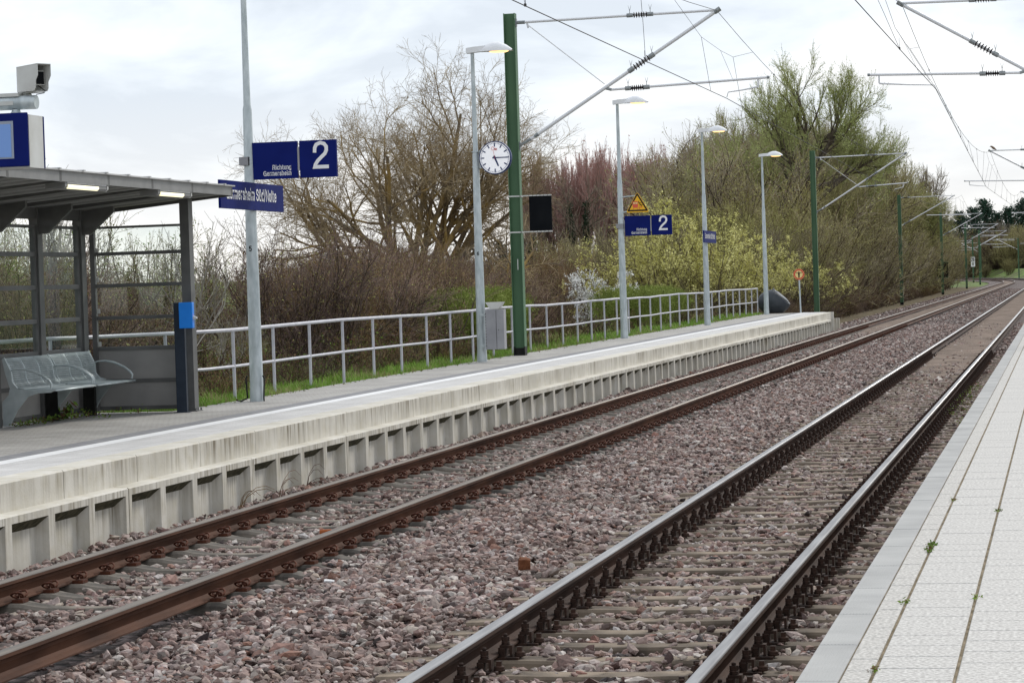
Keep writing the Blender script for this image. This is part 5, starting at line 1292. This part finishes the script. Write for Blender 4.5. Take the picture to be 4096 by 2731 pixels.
# willow with a green haze above the thicket
t = tree(9, 15, 8.2, .34, 10, 42, (5.6, 7.4), [(9, 40, 1.8, 3.6, .11, .08, .02), (9, 34, .9, 2.0, .12, .1, .011), (6, 28, .5, 1.1, .12, .08, .0085)], leaf=(9, .021, .06, .1, 1.7), up1=.03, ts=.25)
t.build('willow_tree', ['bark', 'twig_willow', 'leaf_willow'], (-15.0, 160, -.6), 'tall dark limbed willow with a pale green crown above the thicket', 'tree', rz=.4, sc=1.0, sz=1.2)
w2 = tree(17, 11, 3.0, .25, 8, 34, (4.5, 6.5), [(8, 34, 1.8, 3.2, .1, .12, .02), (8, 30, 1.0, 2.0, .1, .14, .013), (6, 26, .5, 1.1, .1, .12, .010)], leaf=(3, .03, .05, .1, 1.7), up1=.06)
w2o = w2.build('willow_tree', ['bark', 'twig_willow', 'leaf_willow'], (-19.6, 168, -.6), 'greenish willow left of the tall willow, lower and thinner', 'tree', rz=1, sc=1.0, sz=1.6)
clone(w2o, -14.8, 196, -.6, 2.2, .98, 'round topped yellow green willow right of the tall willow', 'willows in the thicket', 1.45)
clone(w2o, -17.5, 205, -.8, 4.2, 1.0, 'pale green willow on the right slope of the tree line', 'willows in the thicket', 1.45)
clone(w2o, -21.4, 182, -.8, 5.2, .95, 'thin greenish tree rising behind the third and fourth lamp posts', 'willows in the thicket', 1.25)
tt = tree(33, 13, 5.0, .24, 12, 34, (5.5, 8.0), [(9, 36, 1.8, 3.6, .11, .07, .018), (8, 34, .9, 2.0, .12, .08, .012), (5, 30, .5, 1.1, .12, .06, .009)], leaf=(3, .026, .06, .1, 1.5), up1=.05, trunks=2)
tto = tt.build('field_tree', ['bark', 'twig_olive', 'leaf_willow'], (-23.4, 195, -.8), 'tall olive brown tree just left of the green willow', 'tree', 'tall trees at the back of the thicket', 0, 1)
ttp = tree(34, 12, 3.0, .22, 12, 32, (5.5, 8.0), [(9, 36, 1.8, 3.6, .11, .07, .018), (8, 34, .9, 2.0, .12, .08, .012), (5, 30, .5, 1.1, .12, .06, .009)], leaf=(2, .026, .06, .1, 1.5), up1=.05, trunks=2).build('field_tree', ['bark', 'twig_olive', 'leaf_olive'], (-20.0, 186, -.8), 'tall olive brown tree directly behind the willow', 'tree', 'tall trees at the back of the thicket', 1, 1)
# bare tree at the right
t = tree(23, 14, 4, .25, 10, 34, (6, 8.5), [(9, 36, 2, 4, .1, .08, .03), (8, 34, 1, 2, .12, .08, .02), (6, 30, .6, 1.2, .12, .05, .016)], up1=.04)
t.build('bare_tree', ['bark', 'twig_grey'], (-14.2, 262, -.8), 'grey bare tree standing against the sky at the right end of the tree line', 'tree', sc=.85, sz=1.35)
# reddish poplars far behind
pop = []
for sd in (40, 41, 42):
    t = tree(sd, 19, 6, .32, 12, 22, (8, 12), [(8, 24, 2.5, 5.5, .07, .14, .04), (6, 22, 1.2, 2.6, .07, .16, .026), (4, 20, .7, 1.4, .07, .1, .018)], leaf=(1, .05, .05, .2, 2.0), up1=.16, trunks=2)
    pop.append(t)
rr = random.Random(5)
po = []
pd = ['reddish poplar in the far row, seen right of the black board', 'reddish poplar in the far row with forked trunk', 'narrow reddish poplar in the far row near the warning sign']
for i, t in enumerate(pop): po.append(t.build('poplar_tree', ['twig_grey', 'twig_red', 'budred'], (-63.5+i*2.0, 325+i*3, -1.5), pd[i], 'tree', 'row of reddish poplars', sc=.72, sz=1.3))
for i in range(10):
    x = -57.8+i*1.5; clone(po[i % 3], x, 326+rr.uniform(-9, 9), -1.5, rr.uniform(0, 6), .72, 'reddish poplar standing in the middle of the far row' if i < 6 else 'reddish poplar at the right end of the far row, above the yellow bush', sz=rr.uniform(1.2, 1.34))
# ivy covered trunks in front of the poplars
def ivy_tree(x, y, lab, H=9, sd=50):
    p = Plant(sd); rng = p.rng
    P, r = grow(rng, np.zeros((2, 3)), np.array([[-.12, 0, 1.], [.2, 0, 1.]]), np.full(2, H), np.full(2, .28), np.full(2, .1), 8, .05, .02); p.tube('trunk', 0, P, r, 8)
    n = 5200; t_ = rng.random(n)**1.3*7.99; i = t_.astype(int); u = (t_-i)[:, None]; k = rng.integers(0, 2, n)
    c = P[k, i]*(1-u)+P[k, i+1]*u+rng.normal(0, .34, (n, 3))*(1-t_/13)[:, None]; q = np.repeat(c[:, None], 2, 1); q[:, 1] += rng.normal(0, .02, (n, 3))
    p.leaves('ivy', 2, q, 1, .085, .05, 0, 1.1)
    Pc, D, ln, r2 = children(rng, P, r, 14, .4, 1, 35, 12, (2.5, 5), .5); P, r = grow(rng, Pc, D, ln, r2, r2*.3, 5, .1, .1); p.tube('crown', 0, P, r, 4)
    Pc, D, ln, r2 = children(rng, P, r, 10, .2, 1, 32, 12, (.8, 2), .5); P, r = grow(rng, Pc, D, ln, np.maximum(r2, .02), np.full(len(r2), .014), 3, .1, .1); p.tube('crown', 1, P, r, 3)
    p.build('ivy_tree', ['bark', 'twig_grey', 'ivy'], (x, y, -1.5), lab, 'tree')
ivy_tree(-41.5, 230, 'tree with a dark ivy covered forked trunk left of the third lamp post', 10.5, 50)
ivy_tree(-35.0, 170, 'dark ivy covered trunk seen right of the green mast, below the black board', 6.5, 51)

# yellow flowering sallow behind the third and fourth lamp posts
sal = []
for i, sd in enumerate((60, 61)):
    sal.append(shrub(sd, 4.6, 3.6, 34, [(9, 36, 1.0, 2.1, .16, .08, .010), (8, 36, .45, 1.0, .16, .08, .007)], leaf=(11, .036, .05, .5, 1.0, 2.2), leaf2=(2, .03, .05, .1, 1.3, 1.4), r=.035, spread=.5, up=.01))
so_ = [sal[0].build('sallow_bush', ['bark', 'twig_olive', 'catkin', 'leaf_olive'], (-17.1, 117, -.9), 'tall bush full of pale yellow catkins behind the fourth lamp post', 'bush', 'yellow flowering bushes', .3, 1.05, 1.25),
       sal[1].build('sallow_bush', ['bark', 'twig_olive', 'catkin', 'leaf_olive'], (-14.2, 119, -.7), 'yellow catkin bush between the fourth and fifth lamp posts', 'bush', 'yellow flowering bushes', 1.1, .9, .92)]
clone(so_[0], -18.9, 115, -1.0, 2.5, .72, 'lower yellow catkin bush right of the third lamp post', 'yellow flowering bushes')
clone(so_[1], -12.9, 124, -.6, 3.9, .8, 'yellow catkin bush behind the fifth lamp post', 'yellow flowering bushes')
clone(so_[0], -13.4, 139, -.6, 5.0, .62, 'pale yellow bush right of the mast at the platform end', 'yellow flowering bushes')

# thicket prototypes
def proto_set(name, sds, args, mats, label, group, **kw):
    out = []
    for i, sd in enumerate(sds):
        p = shrub(sd, *args, **kw); out.append(p.build(name, mats, (0, 0, -60), label, 'shrub', group))
    return out
br = proto_set('brown_shrub', (70, 71, 72, 73), (4.2, 3.4, 44, [(9, 34, .9, 1.9, .16, .04, .008), (8, 38, .4, 1.0, .18, .04, .0058)]), ['twig_dark', 'twig_brown', 'leaf_brown', 'leaf_olive'],
               'brown leafless shrub in the dense thicket behind the railing', 'brown thicket behind the railing', leaf=(1, .022, .05, .2, 1.2), leaf2=(1, .018, .04, .2, 1.2), r=.028, spread=.42)
ol = proto_set('olive_shrub', (80, 81, 82), (7.0, 4.2, 46, [(10, 30, 1.4, 2.8, .12, .08, .013), (9, 32, .6, 1.4, .14, .08, .009)]), ['twig_dark', 'twig_olive', 'leaf_olive', 'leaf_brown'],
               'tall olive brown shrub in the thicket right of the platform end', 'olive brown thicket along the track', leaf=(2, .032, .08, .2, 1.3), leaf2=(1, .028, .08, .2, 1.3), r=.05, spread=.34)
HG = {}
def phgt(p):
    k = p.name
    if k not in HG: HG[k] = max(float(np.percentile(np.array([v.co.z for v in c.data.vertices]), 99.95)) for c in p.children)
    return HG[k]
used = set()
def place(protos, spots, label=None, group=None, smin=.85, smax=1.15, seed=1, zoned=False):
    rr = random.Random(seed); base_l = label
    for k, (x, y, s) in enumerate(spots):
        if zoned: label = ('small ' if s < 3.2 else 'tall ' if s > 8 else '')+base_l+(' in the front row ' if x > -11.3-4.0-(max(y, 52)-52)*.12 else ' further back ')+zone(y)
        p = protos[k % len(protos)]; s *= rr.uniform(smin, smax)/phgt(p)
        if p.name not in used:
            used.add(p.name); p.location = (x, y, tz(x, y)-.1); p.rotation_euler = (0, 0, rr.uniform(0, 6)); p.scale = (s*.95, s*.95, s)
            if label: p['label'] = label
            if group: p['group'] = group
        else: clone(p, x, y, tz(x, y)-.1, rr.uniform(0, 6), s*.95, label, group, s)
rr = random.Random(9)
spots = []
for row, (k, s, y0, y1, st) in enumerate(((1.0, 3.1, 50, 100, 1.9), (1.22, 3.5, 56, 118, 2.3), (1.5, 4.2, 68, 132, 2.9))):
    y = y0
    while y < y1:
        spots.append((-11.3-3.6*k-(y-52)*.115*k+rr.uniform(-.7, .7), y, s)); y += st
spots = [q for q in spots if not (q[1] > 92 and q[0] > -16.5)]
place(br, spots, 'brown leafless shrub', None, seed=2, zoned=True)
place(br, [(-30-i*.9+rr.uniform(-2, 2), 118+i*4, 4.6) for i in range(12)]+[(-24-i*1.0, 124+i*5, 4.4) for i in range(8)], 'grey brown shrub in the far part of the thicket', 'far shrubs behind the thicket', seed=3)
place(br, [(-38-i*2.0, 175+rr.uniform(-8, 8)+i*3, 5.4) for i in range(14)]+[(-42+i*1.4, 190+rr.uniform(-8, 8), 5.4) for i in range(8)], 'distant shrub below the bare tree and the poplars', 'distant shrubs', seed=4)
place(br, [(-84+i*3.0, 300+rr.uniform(-10, 10), 6.6) for i in range(16)], 'distant undergrowth at the feet of the poplars', 'undergrowth below the poplars', seed=5)
# thicket seen through and left of the shelter
place(br, [(-16.8-.5*i+rr.uniform(-.5, .5), 42+i*1.5, 3.3) for i in range(13)], 'brown shrub seen through the shelter glazing', 'shrubs behind the shelter', seed=6)
gr = proto_set('green_shrub', (90, 91), (4.4, 3.2, 30, [(8, 34, .9, 1.9, .14, .06, .008), (7, 34, .4, 1.0, .16, .06, .006)]), ['twig_dark', 'twig_olive', 'leaf_green', 'leaf_olive'],
               'shrub with fresh green leaves seen above and beside the shelter', 'greening shrubs behind the shelter', leaf=(2, .022, .05, .2, 1.3), leaf2=(2, .02, .05, .2, 1.3), r=.03, spread=.4)
place(gr, [(-20.5, 50, 4.3), (-23, 55, 4.7), (-25.5, 62, 5.0), (-19.6, 56, 4.3), (-21.8, 63, 4.7), (-27.5, 66, 5.2), (-24.2, 70, 5.0), (-18.6, 48, 4.0), (-16.3, 55.5, 2.4), (-25.2, 77, 5.0), (-21, 46, 4.3), (-22.2, 60, 4.8), (-15.0, 46.5, 1.7)], seed=7)
# right thicket along the track
spots = []
for k, (x, s, y0, y1, st) in enumerate(((-13.7, 5.6, 126, 330, 4.6), (-16.0, 7.4, 132, 330, 5.2), (-19.0, 9.6, 150, 340, 5.5), (-22.5, 10.6, 182, 260, 6))):
    y = y0
    while y < y1: spots.append((x+rr.uniform(-.7, .5)-(max(0, y-260)*.012), y, s*rr.uniform(.9, 1.1))); y += st
place(ol, spots, 'olive brown shrub', None, seed=8, zoned=True)
place(ol, [(-20-.8*i, 132+4*i, 5.6) for i in range(7)]+[(-27-1.3*i, 150+5*i, 5.6) for i in range(7)], 'tall brown shrub behind the yellow bushes', 'brown shrubs behind the yellow bushes', seed=9)
place(br, [(-12.5-.05*i, 122+5*i, 3.0-.02*i) for i in range(20)]+[(-11.6-.12*i, 104+3*i, 1.5) for i in range(7)]+[(-11.4-.03*i, 130+6*i, 1.1) for i in range(24)], 'low brown shrub beside the track past the platform end', 'low shrubs past the platform end', seed=10)
# far thicket on the bank past the bend
spots = []
for i in range(80):
    y = rr.uniform(575, 690); k = rr.uniform(-.066, .004); x = k*y; spots.append((x, y, rr.uniform(7, 10.5)))
place(ol+br, spots, 'brown shrub on the hillside beyond the bend', 'hillside shrubs beyond the bend', seed=11)
hs = [(x/100., y) for x, y in ((-5.6, 560), (-4.6, 575), (-3.7, 565), (-2.8, 580), (-1.9, 560), (-1.0, 575), (-.3, 560))]
place(ol, [(k*y, y, 3.5) for k, y in hs], 'low brown shrub at the top of the grassy bank beyond the bend', 'shrubs on the grassy bank', seed=12)

# conifers on the skyline
def conifer(sd, H):
    p = Plant(sd); rng = p.rng
    P, r = grow(rng, np.zeros((1, 3)), np.array([[0, 0, 1.]]), np.array([H]), np.array([.25]), np.array([.03]), 8, .015, .02); p.tube('trunk', 0, P, r, 6)
    Pc, D, ln, r2 = children(rng, P, r, 120, .04, 1, 78, 10, (2.2, 3.6), .3); P, r = grow(rng, Pc, D, ln, np.full(len(r2), .05), np.full(len(r2), .02), 4, .08, .05); p.tube('crown', 0, P, r, 3)
    p.leaves('crown', 2, P, 30, .17, .28, .1, 1.4); return p
cf = conifer(100, 9.5).build('conifer_tree', ['bark', 'bark', 'conifer'], (-24.5, 662, 6), 'dark conifer on the skyline, the leftmost one', 'tree', 'dark conifers on the skyline')
for i, (k, y, s) in enumerate(((-.0318, 655, .95), (-.0272, 660, 1.12), (-.0228, 668, .86), (-.0185, 662, .95), (-.0137, 668, 1.12), (-.0095, 655, .9), (-.005, 662, 1.0), (0, 660, 1.1), (-.0405, 690, .75), (-.0445, 690, .7))):
    clone(cf, k*y, y, 6.4, i, s*1.08, 'dark conifer in the middle of the skyline row' if i < 6 else 'dark conifer at the edge of the skyline row')
t = tree(110, 9, 3, .15, 9, 28, (4, 6), [(8, 28, 1.6, 3, .08, .12, .03), (6, 28, .8, 1.6, .1, .1, .022)], up1=.08)
t.build('bare_tree', ['bark_pale', 'twig_pale'], (-13.0, 600, 5.2), 'pale young bare tree on the hillside in front of the conifers', 'tree')

# pale young trees and white blossom around the shelter
yt = tree(120, 6, 2.6, .045, 9, 34, (1.9, 2.9), [(6, 34, .7, 1.5, .07, .1, .007), (4, 34, .3, .7, .08, .08, .0045)], up1=.08)
o = yt.build('young_tree', ['bark_pale', 'twig_pale'], (-15.55, 45.2, -.5), 'young tree with pale branches seen through the shelter side wall', 'tree', 'pale young trees behind the shelter', .3, .86)
clone(o, -18.2, 45.0, -.6, 2.0, 1.15, 'tall pale young tree seen through the left shelter bay')
clone(o, -16.75, 44.0, -.5, 4.0, .95, 'pale young tree behind the narrow shelter bay')
clone(o, -14.35, 44.6, -.6, 3.0, .55, 'small pale sapling behind the blue ticket box')
def blossom(sd, H, W, st, lab, loc, group=None, n=4, size=.02):
    p = shrub(sd, H, W, st, [(8, 36, .45, .95, .14, .08, .006), (5, 36, .2, .45, .14, .08, .004)], leaf=(n, size, .022, .0, 1.0), r=.018, spread=.36, up=.03)
    return p.build('blossom_bush', ['bark', 'twig_dark', 'blossom'], loc, lab, 'bush', group)
blossom(130, 2.6, 1.0, 12, 'white blossoming bush beside the third lamp post', (-14.55, 84, .15), 'white blossoming bushes', 14, .026)
blossom(131, 1.25, 1.2, 9, 'white blossoming twigs low behind the shelter glazing', (-17.4, 43.2, -.2), 'white blossoming bushes', 5, .016)

# clipped hedges and the low shrubs in the grass
def hedge(sd, L, W, H, loc, rz, lab):
    p = Plant(sd); rng = p.rng; n = int(L*W*360)
    q = np.stack([rng.uniform(-W/2, W/2, n), rng.uniform(-L/2, L/2, n), np.zeros(n)], 1)
    e = np.minimum((L/2-abs(q[:, 1]))/.5, (W/2-abs(q[:, 0]))/.4); hgt = H*np.clip(.82+.18*np.sqrt(np.clip(e, 0, 1)), 0, 1)*rng.uniform(.8, 1.03, n)*(1+.04*np.sin(q[:, 1]*2.1)+.03*np.sin(q[:, 1]*5.3+q[:, 0]*3))
    D = np.stack([rng.normal(0, .13, n), rng.normal(0, .13, n), np.ones(n)], 1)
    P, r = grow(rng, q, D, hgt, np.full(n, .006), np.full(n, .003), 4, .07, .05); p.tube('stems', 0, P, r, 3)
    p.leaves('leaves', 1, P, 13, .018, .03, .25, 1.8); p.leaves('leaves', 2, P, 1, .012, .03, .2, 1.5)
    return p.build('hedge', ['hedge_leaf', 'hedge_leaf', 'leaf_brown'], loc, lab, 'hedge', None, rz)
hedge(140, 10.5, 2.0, 1.72, (-13.95, 62.5, .2), R(10), 'long olive green hedge behind the grey bin and the green mast')
hedge(141, 12, 1.9, 1.55, (-13.6, 86.5, .2), R(3), 'olive green hedge behind the railing between the third and fourth lamp posts')
def toheight(o, h): k = h/phgt(o); o.scale = (max(.85, k*.8), max(.85, k*.8), k)
toheight(tto, 15.2); toheight(ttp, 14.4)
for i, (x, y, h, lab) in enumerate(((-26.4, 192, 11.5, 'olive brown tree above the fourth lamp post'), (-24.6, 186, 13.8, 'tall olive brown tree between the fourth and fifth lamp posts'), (-21.6, 200, 15.4, 'tall olive brown tree above the fifth lamp post'),
    (-17.6, 202, 15.0, 'tall green brown tree right of the willow crown'), (-16.4, 214, 14.6, 'green brown tree stepping down right of the willow'), (-15.6, 232, 13.2, 'green brown tree left of the first mast past the platform end'),
    (-15.0, 252, 11.8, 'low green brown tree beside the grey bare tree'), (-16.9, 178, 10.5, 'dense olive tree below the willow crown'), (-18.9, 176, 12.0, 'dense olive tree behind the mast at the platform end'))):
    o = clone((tto, ttp)[i % 2], x, y, -.8, i*1.7, 1, lab); toheight_k = h/phgt((tto, ttp)[i % 2]); o.scale = (max(.8, toheight_k*.8), max(.8, toheight_k*.8), toheight_k)
ls = proto_set('low_shrub', (150, 151, 152), (.62, .55, 13, [(6, 34, .14, .3, .16, .06, .004), (4, 36, .07, .16, .16, .04, .003)]), ['twig_dark', 'twig_brown', 'leaf_brown', 'leaf_green'],
               'low reddish brown shrub in the grass under the railing', 'low shrubs under the railing', leaf=(1, .011, .015, .2, 1.2), leaf2=(1, .009, .02, .3, 1.2), r=.007, spread=.5)
place(ls, [(-11.75-rr.uniform(0, .7)-.02*(i % 3), 33.2+i*1.0+rr.uniform(-.35, .35), rr.uniform(.45, .75)) for i in range(30)], 'little reddish twiggy shrub', None, seed=13, zoned=True)
place(ls, [(-12.9-rr.uniform(0, .7), 36+i*1.3, rr.uniform(.7, 1.1)) for i in range(18)], 'low brown shrub in the second row behind the railing', 'low shrubs behind the railing', seed=14)
place(ls, [(-12.3-rr.uniform(0, .9), 70+i*1.9, rr.uniform(.5, .9)) for i in range(14)], 'low brown shrub in the grass near the far lamp posts', 'low shrubs near the far lamp posts', seed=15)

# ------------------------------------------------------------------ grass and weeds (uncountable)
def blades(name, n, xf_, y0, y1, h, seed, mats, wd=.004, dens=None):
    rng = np.random.default_rng(seed); y = y0+(y1-y0)*rng.random(n)**1.3; x = xf_(rng, n, y)
    z = terrain_z(x, y); P = np.stack([x, y, z], -1); k = in_frame(P, .06, .06)
    if dens is not None: k &= dens(x, y, rng)
    P = P[k]; n = len(P); a = rng.uniform(0, 2*PI, n); hh = h*rng.lognormal(0, .35, n); L = np.stack([np.cos(a), np.sin(a), np.zeros(n)], -1)
    s = np.stack([-np.sin(a), np.cos(a), np.zeros(n)], -1)*(wd*(1+(P[:, 1:2]-30)/45)); be = rng.uniform(.1, .8, n)[:, None]*hh[:, None]
    up = np.array([0, 0, 1.])*hh[:, None]
    V_ = np.stack([P-s, P+s, P+s*.7+up*.55+L*be*.35, P-s*.7+up*.55+L*be*.35, P+up+L*be], 1)
    Fq = np.arange(n)[:, None]*5; F_ = np.concatenate([np.stack([Fq[:, 0], Fq[:, 0]+1, Fq[:, 0]+2, Fq[:, 0]+3], -1), np.stack([Fq[:, 0]+3, Fq[:, 0]+2, Fq[:, 0]+4, Fq[:, 0]+4], -1)])
    V_ = V_.reshape(-1, 3)
    me_f = F_[:n]; tri_ = F_[n:, :3]
    F3 = np.concatenate([me_f[:, [0, 1, 2]], me_f[:, [0, 2, 3]], tri_])
    mi = np.tile((rng.random(n) < .14+.3*(np.sin(P[:, 1]*.9)+np.sin(P[:, 1]*2.3+P[:, 0]*3) > .6)).astype(int), 3)
    o = fastmesh(name, V_, F3, mats, mi=mi); tag(o, kind='stuff'); return o
blades('grass', 150000, lambda r_, n, y: -11.08-abs(r_.normal(0, .75, n))-.02, 30, 101, .085, 21, ['grass', 'grass_dry'], dens=lambda x, y, r_: ((np.sin(y*1.3+x*2)+np.sin(y*.57)+r_.normal(0, .8, len(x))) > -.7) & (y > 32.1))
blades('grass', 26000, lambda r_, n, y: -13.2-abs(r_.normal(0, 1.6, n)), 36, 102, .16, 22, ['grass_dry', 'grass'], wd=.005)
M['weed'] = M['leaf_green']
def weeds(name, pts, seed, size=.02, num=60, spread=.05, h=.06):
    rng = np.random.default_rng(seed); Vs = []
    c = np.concatenate([np.array(p)+np.abs(rng.normal(0, 1, (num, 3)))*np.array([0, 0, h])+rng.normal(0, 1, (num, 3))*np.array([spread, spread*1.6, .0]) for p in pts])
    p = Plant(seed); q = np.repeat(c[:, None], 2, 1); q[:, 1, 2] += .001; p.leaves('l', 0, q, 1, size, .003, 0, 1.4)
    V_, F_, _ = p.parts['l'][0]; o = fastmesh(name, V_, F_, ['weed', 'leaf_brown'], mi=(rng.random(len(F_)) < .3).astype(int)); tag(o, kind='stuff'); return o
weeds('weeds', [(-11.98, 28.9+i*.16, .56) for i in range(16)]+[(-11.5, 31.7, .56), (-11.75, 31.72, .56), (-11.55, 30.6, .56)], 31, .014, 26, .05, .03)
weeds('weeds', [(-11.9, 30.25, .58), (-11.85, 30.3, .66)], 32, .03, 26, .04, .06)
weeds('weeds', [(-1.72, 10.2, -.16), (-1.72, 10.35, -.1), (-1.70, 10.05, -.2), (-1.66, 10.6, -.18)], 33, .011, 60, .035, .045)
weeds('joint_weeds', [(-.727, 14.1+.1*i, .552) for i in range(5)]+[(-.727, 11.95, .552), (-.422, 12.1, .552), (-.727, 17.2, .552), (-.727, 9.9, .552), (-.422, 16.4, .552)], 34, .006, 26, .012, .008)
weeds('weeds', [(-1.25-.05*(i % 3), 36.5+i*.18, -.1) for i in range(6)]+[(-1.6, 40+i*1.3, -.14) for i in range(8)], 35, .012, 40, .08, .03)
rng = np.random.default_rng(77)
weeds('moss_line', [(-10.95-rng.uniform(0, .16), 33+i*.55, .551) for i in range(120)], 36, .012, 9, .05, .004)

# ------------------------------------------------------------------ small loose things in the track
def lump(name, loc, s, mt, lab, cat, seed):
    r_ = random.Random(seed); bm = bmesh.new(); bmesh.ops.create_icosphere(bm, subdivisions=2, radius=1)
    for v in bm.verts:
        k = r_.uniform(.85, 1.1); v.co = Vector((max(-.8, min(.8, v.co.x*1.3))*s[0]*k, max(-.8, min(.8, v.co.y*1.3))*s[1]*k, max(-.8, min(.8, v.co.z*1.3))*s[2]*k))
    me = bpy.data.meshes.new(name); bm.to_mesh(me); bm.free(); me.materials.append(M[mt]); o = bpy.data.objects.new(name, me); link(o); o.location = loc; o.rotation_euler = (.1, .1, r_.uniform(0, 3)); tag(o, lab, cat); return o
M['rustblock'] = mat('rust block', (.11, .04, .018), (.17, .065, .03), 20, .9)
M['amber'] = mat('amber glass', (.28, .07, .01), None, rough=.08)
lump('brown_block', (-4.02, 19.4, -.07), (.055, .05, .055), 'rustblock', 'small rust brown block lying on the wide ballast strip', 'block', 1)
b = B(); b.lathe([(.001, 0), (.03, 0), (.033, .01), (.033, .1), (.03, .11), (.014, .13), (.012, .16), (.001, .16)], (0, 0, 0), 'x', 14); o = b.build('glass_bottle', 'amber'); o.location = (-6.62, 22.9, -.155); o.rotation_euler = (0, 0, .3); tag(o, 'broken amber glass bottle lying between the rusty rails', 'bottle')
M['paper'] = mat('crumpled paper', (.75, .75, .75), (.6, .6, .6), 30, .8)
for i, (x, y, z, s, lab) in enumerate(((-1.33, 12.9, -.15, .04, 'crumpled white paper beside the near platform edge'), (-2.55, 12.2, -.15, .035, 'small white scrap between the shiny rails'), (-5.4, 18.9, -.13, .03, 'white scrap beside the outer rusty rail'))):
    lump('paper_scrap', (x, y, z), (s*1.5, s, s*.4), 'paper', lab, 'litter', 20+i)
# thin leafless bramble runners at the platform wall
for i, y in enumerate((25.6, 27.0, 28.0)):
    b = B(); r_ = random.Random(i)
    for k in range(4):
        x = -8.25; p = [(x, y+k*.05, -.17)]; dx, dy, dz = r_.uniform(.1, .35), r_.uniform(-.5, .6), r_.uniform(.05, .3)
        for t in (.25, .5, .75, 1): p.append((x+dx*t, y+dy*t, -.15+dz*math.sin(t*2.4)+.02))
        b.tube(p, [.005, .004, .004, .003, .002], 4)
    tag(b.build('bramble', 'twig_brown'), ['thin bramble runner at the foot of the platform wall, leftmost of three', 'thin bramble runner at the foot of the platform wall, middle of three', 'thin bramble runner at the foot of the platform wall, rightmost of three'][i], 'plant', 'brambles at the wall')
